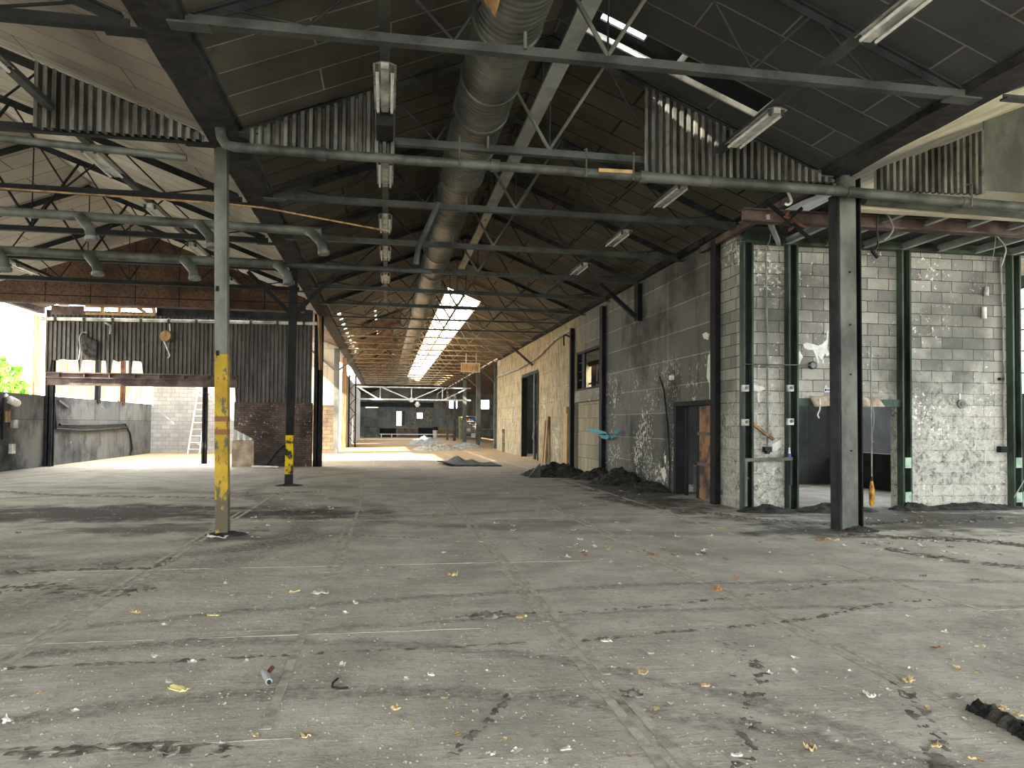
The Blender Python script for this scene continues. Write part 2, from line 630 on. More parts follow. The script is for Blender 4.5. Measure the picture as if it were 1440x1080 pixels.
# roofs
slab(XA + .28, XM, RY0, 10.55, 'ceiling', M['roof_near'])
LEAKS = [(-1.82, -1.68, 28.5 + 1.5 * k, 29.1 + 1.5 * k) for k in range(11)]
slab(XA + .28, -1.0, 10.55, 45, 'ceiling', M['roof_main'], LEAKS)
slab(-1.0, XM, 10.55, 45, 'ceiling', M['roof_main'], [(-.52, -.44, 31 + 1.3 * k, 31.6 + 1.3 * k) for k in range(10)])
slab(XM, XB - .28, RY0, 10.55, 'ceiling', M['roof_right'], [SLOT])
slab(XM, XB - .28, 10.55, 45, 'ceiling', M['roof_main'], [(SKY[0], SKY[1], SKY[2], 45)])
slab(XA + .28, XM, 45, 100, 'ceiling', M['roof_far'])
slab(XM, XB - .28, 45, 100, 'ceiling', M['roof_far'], [(SKY[0], SKY[1], 45, SKY[3])])
slab(XL, XS, RY0, 28.2, 'ceiling', M['roof_left'])
slab(XS, XA - .28, RY0, 10.55, 'ceiling', M['roof_left_near'])
slab(XS, XA - .28, 10.55, 28.2, 'ceiling', M['roof_left'])
slab(-4.8, XA - .28, 28.2, 35.5, 'ceiling', M['roof_far'])
slab(-6.8, XA - .28, 35.5, 54, 'ceiling', M['roof_far'])  # extended over the side room to keep sun off the cream back wall
slab(XB + .28, XT, RY0, 19, 'ceiling', M['cream'])
slab(XT, XR, RY0, 19, 'ceiling', M['cream'])
# cover over the slot with one open gap, and its sunlit kerb
m = MB()
for x0, x1 in ((2.3, 2.8), (3.42, 5.5)):
    z0, z1 = roof_z(x0) + .13, roof_z(x1) + .13
    m.add([(x0, 9.2, z0), (x1, 9.2, z1), (x1, 10.5, z1), (x0, 10.5, z0), (x0, 9.2, z0 + .03), (x1, 9.2, z1 + .03), (x1, 10.5, z1 + .03), (x0, 10.5, z0 + .03)],
          [(3, 2, 1, 0), (4, 5, 6, 7), (0, 1, 5, 4), (1, 2, 6, 5), (2, 3, 7, 6), (3, 0, 4, 7)])
sl = thing('roof_hatch', 'narrow open roof hatch with a sunlit white kerb and one bright gap', 'roof hatch', (3.9, 9.8, 6.5))
x0, x1 = 2.75, 3.47
z0, z1 = roof_z(x0) + .135, roof_z(x1) + .135
for ya, yb in ((9.2, 9.55), (9.97, 10.5)):
    m.add([(x0, ya, z0), (x1, ya, z1), (x1, yb, z1), (x0, yb, z0), (x0, ya, z0 + .03), (x1, ya, z1 + .03), (x1, yb, z1 + .03), (x0, yb, z0 + .03)], [(3, 2, 1, 0), (4, 5, 6, 7), (0, 1, 5, 4), (1, 2, 6, 5), (2, 3, 7, 6), (3, 0, 4, 7)])
m.build('cover', M['steel_black'], sl)
m = MB()
a, b = SLOT[0], SLOT[1]
for yy in (SLOT[3] - .03,):
    m.add([(a, yy, roof_z(a) - .03), (b, yy, roof_z(b) - .03), (b, yy, roof_z(b) + .05), (a, yy, roof_z(a) + .05), (a, yy + .03, roof_z(a) - .03), (b, yy + .03, roof_z(b) - .03), (b, yy + .03, roof_z(b) + .05), (a, yy + .03, roof_z(a) + .05)],
          [(0, 1, 2, 3), (7, 6, 5, 4), (0, 4, 5, 1), (1, 5, 6, 2), (2, 6, 7, 3), (3, 7, 4, 0)])
m.build('kerb', M['white_metal'], sl, label='sunlit white kerb board')
for x in (3.9, 5.2):
    MB().bar((x, SLOT[2], roof_z(x) + .03), (x, SLOT[3], roof_z(x) + .03), .05, .07).build('divider', M['white_metal'], sl)

# far skylight: fibreglass panes on bars
w1 = bpy.data.objects.new('window_1', None)
COL.objects.link(w1)
w1['kind'] = 'structure'
w1.location = (3.1, SKY[2], 6.6)
ORG['window_1'] = Vector(w1.location)
m = MB()
za, zb = roof_z(SKY[0]) + .09, roof_z(SKY[1]) + .09
m.add([(SKY[0] - .1, SKY[2] - .1, za + .04), (SKY[1] + .1, SKY[2] - .1, zb - .04), (SKY[1] + .1, 56, zb - .04), (SKY[0] - .1, 56, za + .04)], [(0, 1, 2, 3)])
m.build('pane', M['fibre'], w1)
m = MB()
y = SKY[2]
while y < SKY[3]:
    m.bar((SKY[0], y, za - .01), (SKY[1], y, zb - .01), .05, .03)
    y += 1.45
m.bar(((SKY[0] + SKY[1]) / 2, SKY[2], (za + zb) / 2 - .02), ((SKY[0] + SKY[1]) / 2, SKY[3], (za + zb) / 2 - .02), .05, .03)
m.build('glazing_bar', M['rustbeam'], w1)

# floor and ground
struct(MB().box((XL - .3, -9, -.15), (XR + .2, 100.4, 0)), 'floor', M['floor'])
struct(MB().box((-90, -60, -.5), (90, 160, -.16)), 'ground', M['ground'])
# floor joint strips: pairs of long steel strips let into the concrete
M['strip'] = grime('floor joint strip', '#8f897d', '#bab3a5', 9, .85, 0, .4)
n = 0
for x in (-2.42, -.53, 1.32, 3.15, 5.0):
    for dx in (-.055, .055):
        mm = MB()
        y = 2.0
        rnd = random.Random(int(x * 100 + dx * 1000))
        while y < 45:
            L = rnd.uniform(1.2, 4.5)
            if rnd.random() < .74:
                mm.box((x + dx - .028, y, -.01), (x + dx + .028, y + L, .004))
            y += L + rnd.uniform(.02, .5)
        n += 1
        struct(mm, 'trim_%d' % n, M['strip'])
for y in (3.95, 5.85, 8.6, 12.6, 17.5):
    mm = MB()
    x = -9.0
    rnd = random.Random(int(y * 10))
    while x < 12.5:
        L = rnd.uniform(1, 4)
        if rnd.random() < .7:
            mm.box((x, y - .012, -.01), (x + L, y + .012, .003))
        x += L + .3
    n += 1
    struct(mm, 'trim_%d' % n, M['strip'])

# ------------------------------------------------------------------ valley gutters
def gutter(x, y0, y1, label):
    t = thing('valley_gutter', label, 'gutter', (x, y0, 5.37))
    m = MB()
    nseg = int((y1 - y0) / .35)
    vs, fs = [], []
    for i in range(nseg + 1):
        y = y0 + (y1 - y0) * i / nseg
        j = lambda k: (mnoise.noise(Vector((x, y * 1.7, k))) * .035)
        for k, (dx, z) in enumerate(((-.24, 5.62), (-.21, 5.37), (.21, 5.37), (.24, 5.62))):
            vs.append((x + dx + j(k), y, z + j(k + 9)))
    for i in range(nseg):
        for k in range(3):
            fs.append((4 * i + k, 4 * i + k + 1, 4 * i + k + 5, 4 * i + k + 4))
    m.add(vs, fs)
    m.build('trough', M['gutter'], t)
    m = MB()
    for s in (-1, 1):
        m.box((x + s * .255 - .02, y0, 5.46), (x + s * .255 + .02, y1, 5.54))
    m.build('edge_angle', M['steel_mid'], t)
    return t


gutter(XA, RY0, 98.0, 'charred box gutter in the roof valley above the yellow post')
gutter(XB, RY0, 45.0, 'charred box gutter in the roof valley above the big double steel post')
m = MB()
for i in range(14):
    y = 6.9 + i * .24
    m.add([(XB - .29, y, 5.50), (XB - .29, y + .25, 5.50), (XB - .26 , y + .25, 5.36 - random.random() * .06), (XB - .26, y, 5.36 - random.random() * .06)], [(0, 1, 2, 3)])
# ------------------------------------------------------------------ trusses
def truss(xa, xb, label, cat_group=None, fine=True, mat='steel_mid', dark='steel_dark', zc=5.34):
    xm = (xa + xb) / 2
    t = thing('roof_truss', label, 'roof truss', (xm, 0, zc), cat_group)
    a, b = xa + .05, xb - .05
    m = MB()
    m.box((a, -.055, zc - .012), (b, .055, zc + .012))
    m.box((a, -.012, zc), (b, .012, zc + (.1 if fine else .05)))
    m.build('bottom_chord', M[mat], t)
    top = []
    for s in (-1, 1):
        e = xm + s * (xb - xa) / 2 - s * .12
        m = MB()
        p, q = Vector((e, 0, roof_z(e if s > 0 else e) - .06)), Vector((xm, 0, RZ - .07))
        m.bar(p, q, .1, .02)
        if fine:
            m.bar(p - Vector((0, 0, .05)), q - Vector((0, 0, .05)), .02, .1)
        m.build('top_chord', M[dark], t)
    half = (xb - xa) / 2
    webs = []
    zt = lambda x: RZ - .09 - abs(x - xm) * (RZ - VZ) / half
    bn = [-.72, -.38, 0, .38, .72]
    tn = [-.9, -.55, -.19, .19, .55, .9]
    for i, u in enumerate(bn):
        for v in (tn[i], tn[i + 1]):
            webs.append(((xm + u * half, 0, zc + .09), (xm + v * half, 0, zt(xm + v * half)), .016 if i != 2 else .026))
    webs.append(((xm, 0, zc + .09), (xm, 0, zt(xm)), .012))
    if fine:
        for p, q, r in webs:
            MB().tube([p, q], r, 6).build('web_rod', M[dark] if r < .02 or dark == 'steel_black' else M['steel_grey'], t)
        for s in (-1, 1):
            e = xm + s * half
            MB().box((e - .28 if s > 0 else e - .1, -.09, zc - .03), (e + .1 if s > 0 else e + .28, .09, zc - .01)).build('seat_plate', M[mat], t)
    else:
        m = MB()
        for p, q, r in webs:
            m.bar(p, q, r * 1.5, r * 1.5)
        m.build('web_lattice', M[dark], t)
    return t


ORD = ['first', 'second', 'third', 'fourth', 'fifth', 'sixth', 'seventh', 'eighth', 'ninth', 'tenth', 'eleventh', 'twelfth']
tr = truss(XA + .2, XB - .2, 'steel roof truss crossing closest overhead, just below the torn end of the duct')
tr.location.y = TY[0]
tr.rotation_euler = (0, .009, 0)
tr1 = copy_tree(tr, (tr.location.x, 10.62, 5.38), label='steel roof truss in line with the yellow post, between the corrugated gable panels')
for k in range(2, 7):
    copy_tree(tr, (tr.location.x, TY[k], 5.34), label='dark steel roof truss over the main aisle, %s beyond the yellow post line' % ORD[k - 2])
trf = truss(XA + .2, XB - .2, 'dark steel roof truss over the main aisle, sixth beyond the yellow post line', fine=False)
trf.location.y = TY[7]
M['dusty'] = grime('skylit tan steel', '#7d6f58', '#a99877', 2, .8)  # tan tone paints the skylight's glow onto the far trusses
for k in range(8, 24):
    c = copy_tree(trf, (trf.location.x, TY[k], 5.34), label='thin steel roof truss far down the aisle under the bright skylight')
    if k == 9:
        for ch in c.children:
            ch.data = ch.data.copy()
            ch.data.materials[0] = M['dusty']  # painted-in skylight tone for the far trusses
        trf = c
    c['group'] = 'distant trusses under the skylight'
ts = truss(XL, XA - .2, 'black steel roof truss of the side bay, crossing above its corrugated gable panel', mat='steel_black', dark='steel_black', zc=5.3)
ts.location.y = TY[0]
ts.rotation_euler = (0, .006, 0)
for k in range(1, 6):
    copy_tree(ts, (ts.location.x, TY[k] if k != 1 else 10.68, 5.3), label='black steel roof truss under the beige side bay roof, %s beyond the closest one' % ORD[k - 1])
tt = truss(XB + .2, XR, 'steel roof truss of the cream-lined bay, beyond the charred gutter', fine=False)
tt.location.y = TY[0]

# ------------------------------------------------------------------ corrugated gable panels (line of the yellow post)
def gable(px0, px1, label, ybot0, ybot1, lip=.1):
    Y = 10.5
    p0, p1 = atY(px0, 200, Y), atY(px1, 200, Y)
    z0, z1 = atY(px0, ybot0, Y).z, atY(px1, ybot1, Y).z
    w = p1.x - p0.x
    rag = lambda t: mnoise.noise(Vector((p0.x + t * 3, 1.3, 0))) * .03
    m = MB().corr((p0.x, Y, 0), (1, 0, 0), (0, 0, 1), w, lambda t: roof_z(p0.x + t) - lip + rag(t), .046, .108,
                  lambda t: z0 + (z1 - z0) * t / w + rag(t) * .3)
    o = m.build('corrugated_panel', M['corr'], org=(p0.x + w / 2, Y, min(z0, z1)))
    tag(o, label, 'corrugated panel')
    return o


gable(48, 292, 'sooty corrugated gable panel of the side bay, ending at the yellow post', 180, 198, .12)
gable(352, 557, 'dark corrugated gable panel starting at the yellow post, behind a hanging light', 203, 220, .1)
gable(905, 1182, 'corrugated gable panel with streaks of sunlight below the roof hatch', 246, 258, .18)
gable(1226, 1382, 'corrugated gable panel beyond the big double post, under the cream roof lining', 268, 274, .14)
p, q = atY(1384, 280, 10.55), atY(1600, 280, 10.55)
o = MB().box((p.x, 10.54, 5.27), (q.x, 10.56, roof_z(q.x) - .1)).build('sheet_panel', M['steel_grey'], org=(p.x + .8, 10.55, 5.27))
tag(o, 'flat grey gable sheet beside the corrugated panel under the cream lining', 'sheet panel')

# ------------------------------------------------------------------ posts
def base_of(px, py):
    v = atZ(px, py, 0)
    return v


def tilt_for(ptop, base):
    return None


# yellow-banded square post
b = atZ(313, 752, 0)
t = thing('steel_post', 'square grey steel post, lower half painted chipped yellow', 'post', (b.x, b.y, 0))
yel_z = atY(311, 499, b.y).z
top = atY(312, 186, b.y)
h = .1
lean = Vector((top.x - b.x, 0, 0)) / 5.37


def pz(z):
    return b + lean * z + Vector((0, 0, z - b.z))


MB().bar(pz(yel_z), pz(5.37), .165, .165, up=(0, 1, 0)).build('shaft', M['steel_grey'], t)
MB().bar(pz(.02), pz(yel_z + .002), .17, .17, up=(0, 1, 0)).build('painted_shaft', M['yellow'], t, label='chipped yellow lower shaft')
MB().box((b.x - .15, b.y - .15, 0), (b.x + .15, b.y + .15, .015)).build('base_plate', M['char'], t)
for z in (yel_z + .01, yel_z + .9):
    MB().box((pz(z).x - .06, b.y - .11, z - .03), (pz(z).x - .02, b.y - .07, z + .04)).build('lug', M['steel_black'], t)
YP = b
# dark post with worn yellow band
b2 = atZ(406, 683, 0)
t = thing('steel_post', 'slender black steel post with a worn yellow band low down', 'post', (b2.x, b2.y, 0))
d = .11
zy0, zy1 = atY(408, 642, b2.y).z, atY(408, 612, b2.y).z
tx = atY(413, 400, b2.y).x
ln = (tx - b2.x) / 5.3
MB().bar((b2.x + ln * zy1, b2.y, zy1), (b2.x + ln * 5.37, b2.y, 5.37), .185, .17, up=(0, 1, 0)).build('shaft', M['steel_black'], t)
MB().bar((b2.x + ln * zy0 * .4, b2.y, zy0 * .4), (b2.x + ln * zy1, b2.y, zy1), .188, .173, up=(0, 1, 0)).build('painted_band', M['yellow_old'], t, label='worn yellow band')
MB().bar((b2.x, b2.y, 0), (b2.x + ln * zy0 * .4, b2.y, zy0 * .4), .185, .17, up=(0, 1, 0)).build('foot', M['steel_black'], t)
for s in (-1, 1):
    MB().bar((b2.x + ln * 4.2 + s * .08, b2.y, 4.3), (b2.x + s * 1.05, b2.y, 5.28), .1, .1).build('knee_brace', M['steel_black'], t)
# big double post
b3 = atZ(1195, 746, 0)
t = thing('steel_post', 'big double steel post, pale front tube against a black rear section', 'post', (b3.x, b3.y, 0))
ln3 = (atY(1191, 260, b3.y).x - b3.x) / 5.2
q3 = lambda z, dx=0, dy=0: Vector((b3.x + ln3 * z + dx, b3.y + dy, z))
MB().bar(q3(0, -.02), q3(5.35, -.02), .26, .1, up=(0, 1, 0)).build('front_tube', M['steel_grey'], t, label='pale grey front face')
MB().bar(q3(0, .13, .16), q3(5.35, .13, .16), .2, .14, up=(0, 1, 0)).build('rear_section', M['steel_black'], t, label='black rear section')
MB().bar(q3(0, .2, .12), q3(5.35, .2, .12), .02, .3, up=(0, 1, 0)).build('flange', M['steel_black'], t)
MB().bar(q3(0, -.165, .1), q3(5.1, -.165, .1), .02, .24, up=(0, 1, 0)).build('flange', M['steel_dark'], t)
for i, z in enumerate((1.2, 2.35, 3.1, 3.9)):
    MB().tube([q3(z, -.0, -.05), q3(z, 0, -.065)], .016, 6).build('bolt', M['steel_black'], t)

# ------------------------------------------------------------------ pipe along the post line
def vp(px, py, Y=10.3):
    return atY(px, py, Y)


t = thing('drain_pipe', 'long grey pipe with an elbow at the yellow post, under the gable panels', 'pipe', tuple(vp(760, 235)))
pts = [vp(309, 178, 10.4), vp(311, 192, 10.36), vp(317, 203, 10.32), vp(330, 207), vp(560, 224), vp(760, 238), vp(905, 249)]
MB().tube(pts, .066, 10).build('pipe', M['pipe'], t)
MB().tube([vp(905, 249), vp(1050, 259), vp(1185, 269), vp(1310, 281), vp(1480, 295)], .075, 10).build('pipe', M['pipe'], t)
for px, py in ((452, 216.5), (696, 233), (905, 249), (1005, 256), (1195, 270), (1356, 285)):
    a_ = vp(px, py)
    MB().tube([a_ - Vector((.06, 0, -.004)), a_ + Vector((.06, 0, -.004))], .088, 10).build('coupling', M['pipe'], t)
for px, py, L in ((645, 229, .33), (822, 243, .3), (888, 248, .3), (1360, 285, .25)):
    a_ = vp(px, py)
    MB().tube([a_ + Vector((0, -.09, -.08)), a_ + Vector((0, -.1, L)), a_ + Vector((0, .02, L + .03))], .014, 6).build('hanger', M['galv'], t)
MB().tube([vp(1188, 248, 10.3), vp(1188, 270, 10.3)], .07, 10).build('riser', M['pipe'], t)
o = MB().bar(vp(842, 239.5, 10.22), vp(892, 242, 10.22), .03, .05).build('splintered_lath', M['wood_tan'], org=tuple(vp(850, 240, 10.22)))
tag(o, 'splintered pale timber lath lying on the grey pipe under the hatch', 'timber lath')
# second pipe below, beyond the double post
o = MB().tube([vp(1215, 280, 10.7), vp(1460, 302, 10.7)], .09, 10).build('drain_pipe', M['steel_grey'], org=tuple(vp(1330, 292, 10.7)))
tag(o, 'short thick grey pipe running below the long pipe beyond the double post', 'pipe')

# ------------------------------------------------------------------ ventilation duct
DX, DZ, DR = 1.26, 5.97, .375
t = thing('ventilation_duct', 'huge round sooty sheet metal duct hung along the aisle', 'duct', (DX, 10, DZ))


def ductseg(y0, y1, name, mat, r=DR, crush=0, n=28):
    vs, fs = [], []
    k = max(2, int((y1 - y0) / .08))
    for i in range(k + 1):
        y = y0 + (y1 - y0) * i / k
        for j in range(n):
            a = 2 * math.pi * j / n
            rr = r + .004 * math.sin(y * 42 + a) + mnoise.noise(Vector((math.cos(a) * 1.5, y * 1.2, math.sin(a) * 1.5))) * (.012 + crush)
            if crush:
                rr += .03 * math.sin(y * 55 + 2 * math.sin(3 * a)) * max(0, -math.sin(a))
            vs.append((DX + rr * math.cos(a), y, DZ + rr * math.sin(a)))
    for i in range(k):
        for j in range(n):
            j2 = (j + 1) % n
            fs.append((i * n + j2, i * n + j, (i + 1) * n + j, (i + 1) * n + j2))
    MB().add(vs, fs, True).build(name, mat, t)


ductseg(1.0, 11.9, 'duct_length', M['galv'])
ductseg(11.9, 13.3, 'torn_collar', M['galv'], DR - .01, .02)
ductseg(13.3, 62, 'duct_length', M['galv'], DR - .02)
for y in [8.15, 9.55, 10.5, 11.9, 13.3, 15.0, 17.2, 19.2, 21.5, 24, 27, 30]:
    vs, fs = [], []
    for i, (dy, rr) in enumerate(((-.03, DR), (-.02, DR + .02), (.02, DR + .02), (.03, DR))):
        for j in range(28):
            a = 2 * math.pi * j / 28
            vs.append((DX + rr * math.cos(a), y + dy, DZ + rr * math.sin(a)))
    for i in range(3):
        for j in range(28):
            j2 = (j + 1) % 28
            fs.append((i * 28 + j2, i * 28 + j, (i + 1) * 28 + j, (i + 1) * 28 + j2))
    MB().add(vs, fs, True).build('joint_ring', M['galv'], t)


def dpatch(y0, y1, a0, a1, name, mat, seed):
    vs, fs = [], []
    n = 10
    for i in range(n + 1):
        for j in range(n + 1):
            y = y0 + (y1 - y0) * i / n
            edge = .5 - abs(i / n - .5)
            aa0 = a0 + (.5 - edge) * .35 * (a1 - a0)
            a = aa0 + (a1 - aa0) * j / n
            rr = DR + .03 + .03 * mnoise.noise(Vector((y * 9, a * 7, seed)))
            vs.append((DX + rr * math.cos(a), y, DZ + rr * math.sin(a)))
    for i in range(n):
        for j in range(n):
            q_ = i * (n + 1) + j
            fs.append((q_ + 1, q_, q_ + n + 1, q_ + n + 2))
    MB().add(vs, fs, True).build(name, mat, t)


dpatch(6.2, 7.5, math.radians(205), math.radians(236), 'insulation_patch', M['insul'], 1)
dpatch(11.95, 13.25, math.radians(215), math.radians(300), 'crumpled_lining', M['galv'], 5)
for y in TY[:8]:
    MB().bar((DX + .1, y - .05, DZ - DR - .02), (DX + .1, y - .05, 5.4), .03, .03).build('hanger_strap', M['galv'], t)

# pale longitudinal strut
t = thing('roof_strut', 'long pale steel strut hung along the aisle beside the duct', 'strut', (2.14, 12, 6.2))
MB().box((2.04, 3, 6.16), (2.26, 16.35, 6.2)).build('strut_length', M['tray'], t)
MB().box((2.06, 16.45, 6.15), (2.24, 22.6, 6.19)).build('strut_length', M['cream'], t, label='paler far length of the strut')
fc = bpy.data.curves.new('number_mark', 'FONT')
fc.body = '2'
fc.size = .17
fc.extrude = .001
fc.align_x = 'CENTER'
fc.materials.append(M['black'])
tmp = bpy.data.objects.new('number_mark', fc)
COL.objects.link(tmp)
bpy.context.view_layer.update()
nm = bpy.data.meshes.new_from_object(tmp)
bpy.data.objects.remove(tmp)
fo = bpy.data.objects.new('number_mark', nm)
COL.objects.link(fo)
fo.parent = t
fo.location = Vector((2.15, 17.1, 6.148)) - ORG[t.name]
fo.rotation_euler = (math.pi, 0, 0)
for k in range(6):
    MB().bar((2.15, TY[k], 6.2), (2.15, TY[k], 6.95), .03, .03).build('hanger', M['steel_dark'], t)

# ------------------------------------------------------------------ light channels and fluorescent fittings
def channel(x, z, y0, y1, label, w=.11):
    o = MB().box((x - w / 2, y0, z), (x + w / 2, y1, z + .07)).build('cable_channel', M['steel_mid'], org=(x, y0, z))
    tag(o, label, 'cable channel')


channel(-.06, 5.56, 3, 27, 'straight steel cable channel with a row of lights, between yellow post and duct')
channel(4.74, 5.52, 3, 23, 'straight steel cable channel with a row of lights below the roof hatch')
channel(-4.25, 5.5, 3, 23.5, 'black cable channel with lights under the side bay roof, closer to the yellow post')
channel(-9.2, 5.5, 3, 23.5, 'black cable channel with lights along the outer side of the side bay')


def fitting(x, y, z, label, lit=True, L=1.25):
    t = thing('light_fitting', label, 'light fitting', (x, y, z), None)
    m = MB()
    m.add([(x - .13, y, z - .03), (x - .04, y, z), (x + .04, y, z), (x + .13, y, z - .03), (x + .13, y + L, z - .03), (x + .04, y + L, z), (x - .04, y + L, z), (x - .13, y + L, z - .03)],
          [(0, 1, 6, 7), (1, 2, 5, 6), (2, 3, 4, 5)])
    m.build('reflector', M['white_metal'], t)
    MB().box((x - .045, y + .02, z - .07), (x + .045, y + L - .02, z - .005)).build('housing', M['white_metal'], t)
    for s in (-1, 1):
        MB().tube([(x + s * .085, y + .05, z - .075), (x + s * .085, y + L - .05, z - .075)], .018, 8).build('tube', M['white'], t)
        for e in (y + .03, y + L - .05):
            MB().box((x + s * .085 - .02, e, z - .1), (x + s * .085 + .02, e + .02, z - .02)).build('lamp_holder', M['steel_mid'], t)
    return t


f0 = fitting(-.06, 8.5, 5.55, 'twin tube light fitting hanging close up in front of the dark gable panel')
o = MB().box((-.17, 9.85, 5.36), (.05, 10.4, 5.55)).build('gear_box', M['black'], org=(-.06, 10.1, 5.36))
tag(o, 'black control gear box at the end of the closest hanging light', 'gear box')
for i, y in enumerate((11.6, 14.7, 17.4, 20.4)):
    copy_tree(f0, (-.06, y, 5.55), label='twin tube light fitting between yellow post and duct, %s beyond the corrugated panel' % ORD[i])
for i, (y, lab) in enumerate(((5.75, 'twin tube light fitting cut off by the top edge, above the big double post'), (8.75, 'twin tube light fitting in front of the sun-streaked corrugated panel'),
                              (11.75, 'twin tube light fitting just beyond the sun-streaked panel, under the long pipe'), (14.8, 'twin tube light fitting above the block room, second beyond the pipe'),
                              (18.0, 'twin tube light fitting above the sooty panel wall, third beyond the pipe'))):
    copy_tree(f0, (4.74, y, 5.51), label=lab)
for i, y in enumerate((8.0, 11.7, 14.6, 17.6, 21.6)):
    copy_tree(f0, (-4.25, y, 5.49), label='light fitting in the side bay row next to the yellow post, %s along' % ORD[i])
for i, y in enumerate((17.9, 20.8)):
    copy_tree(f0, (-9.2, y, 5.49), label='light fitting in the outer side bay row, %s before the rust board gable' % ['second', 'last'][i])

# ------------------------------------------------------------------ spray pipes in the side bay
def spray(Y, p0, p1, r, spouts, label, ext=None):
    a_, b_ = atY(*p0, Y), atY(*p1, Y)
    t = thing('spout_pipe', label, 'pipe', tuple((a_ + b_) / 2))
    MB().tube([a_ - (b_ - a_) * .12, a_, b_], r, 10).build('pipe', M['pipe'], t)
    if ext:
        MB().tube([b_, atY(*ext, Y)], r * .6, 8).build('thin_pipe', M['steel_mid'], t)
    for px, py in spouts:
        c = atY(px, py, Y)
        on = a_ + (b_ - a_) * ((c.x - a_.x) / (b_.x - a_.x))
        s = MB().tube([on, on + Vector((.08, -.16, -.06)), on + Vector((.26, -.3, -.26)), on + Vector((.3, -.34, -.42))], r * 1.05, 10).build('spout', M['pipe'], t)
        MB().tube([on + Vector((.3, -.34, -.40)), on + Vector((.305, -.345, -.46))], r * 1.3, 10).build('collar', M['galv'], t)
    return t


spray(13.2, (0, 297), (452, 326), .075, [(112, 305), (278, 315), (432, 325)], 'grey pipe with three drooping spouts crossing behind the yellow post')
spray(16.1, (0, 352), (398, 372), .09, [(-4, 352), (124, 360), (258, 366), (388, 372)], 'thick grey pipe with four drooping spouts below the spray pipe', (606, 382))
o = MB().tube([atY(-40, 262, 12.6), atY(310, 286, 12.6), atY(370, 292, 12.6), atY(546, 325, 12.6)], .016, 6).build('copper_tube', M['wood_old'], org=tuple(atY(310, 286, 12.6)))
tag(o, 'thin bent brown tube sloping past the yellow post to a hanging light', 'tube')
o = MB().tube([atY(-40, 190, 10.3), atY(262, 222, 10.3)], .05, 8).build('conduit_pipe', M['pipe'], org=tuple(atY(130, 208, 10.3)))
tag(o, 'grey conduit hung just below the side bay corrugated panel', 'conduit')
o = MB().tube([atY(617, 285, 13.2), atY(588, 350, 13.2), atY(585, 372, 13.2)], .05, 8).build('down_pipe', M['steel_mid'], org=tuple(atY(590, 350, 13.2)))
tag(o, 'short crooked grey pipe hanging beside the duct', 'pipe')
# ================================================================== block room (beyond the double post)
FY = 13.55                       # front face
SX = 6.6                         # side face
xo0, xo1 = atY(1116, 640, FY).x, atY(1262, 640, FY).x
zo = atY(1190, 570, FY).z
XE = atY(1424, 600, FY).x
FT = 5.02
w = wall_holes('y', FY, FY + .2, SX, XE, 0, FT, [(xo0, xo1, 0, zo)])
struct(w, 'wall_front', M['block_front'])
RT = 14.62                        # return face of pale block, then the dark column
struct(wall_holes('x', SX, SX + .2, FY + .2, RT, 0, 5.3, []), 'wall_return', M['block_return'])
side_holes = [(14.74, 16.75, 0, 2.02), (22.85, 26.3, 2.75, 4.1), (22.95, 26.4, 0, 2.35), (33.1, 37.2, 0, 3.9), (42.6, 43.7, 0, 1.3), (19.75, 20.3, 0, .55)]
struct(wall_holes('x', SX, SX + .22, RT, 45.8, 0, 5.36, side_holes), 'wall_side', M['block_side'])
struct(MB().box((SX + .1, 22.95, 0), (SX + .2, 26.4, 2.35)), 'wall_infill', mat_block('buff block infill', 'x', .46, .45, '#8a8068', '#9c9178', '#4f4a3f', .3, '#4d473b', .7))
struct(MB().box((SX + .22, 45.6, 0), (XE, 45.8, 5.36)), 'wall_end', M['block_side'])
# far part of the side wall has warm skylight painted into its colour
struct(wall_holes('x', XE - .2, XE, FY + .2, 52, 0, 5.36, [(14.0, 19.2, .9, 5.0), (36.5, 51.5, 3.0, 5.2)]), 'wall_outer', M['far_dark'])
struct(MB().box((SX + .22, 19.4, 0), (XE - .2, 19.6, 5.0)), 'wall_back', M['far_dark'])
struct(MB().box((SX + .05, FY + .02, 5.36), (XE, 45.8, 5.44)), 'ceiling', M['far_dark'])
# glazing bars of the outer window seen through the side window
w3 = bpy.data.objects.new('window_3', None)
COL.objects.link(w3)
w3['kind'] = 'structure'
w3.location = (XE - .1, 44, 3)
ORG['window_3'] = Vector(w3.location)
m = MB()
for y in (36.5, 39, 41.5, 44, 46.5, 49, 51.5):
    m.box((XE - .14, y - .06, 3.0), (XE - .06, y + .06, 5.2))
for z in (3.0, 4.1, 5.2):
    m.box((XE - .14, 36.5, z - .05), (XE - .06, 51.5, z + .05))
m.build('glazing_bar', M['steel_black'], w3)
# side window frame
w2 = bpy.data.objects.new('window_2', None)
COL.objects.link(w2)
w2['kind'] = 'structure'
w2.location = (SX + .1, 24.5, 2.75)
ORG['window_2'] = Vector(w2.location)
m = MB()
m.box((SX + .02, 22.85, 2.75), (SX + .2, 22.95, 4.1)).box((SX + .02, 26.2, 2.75), (SX + .2, 26.3, 4.1)).box((SX + .02, 22.95, 2.75), (SX + .2, 26.2, 2.82)).box((SX + .02, 22.95, 4.02), (SX + .2, 26.2, 4.1))
m.box((SX + .06, 25.4, 2.82), (SX + .12, 25.75, 4.02))
for z in (3.1, 3.4, 3.7):
    m.box((SX + .06, 22.95, z), (SX + .1, 23.25, z + .04)).box((SX + .06, 25.75, z), (SX + .1, 26.2, z + .04))
m.box((SX + .06, 23.25, 2.82), (SX + .1, 23.3, 4.02))
m.build('frame', M['steel_black'], w2)
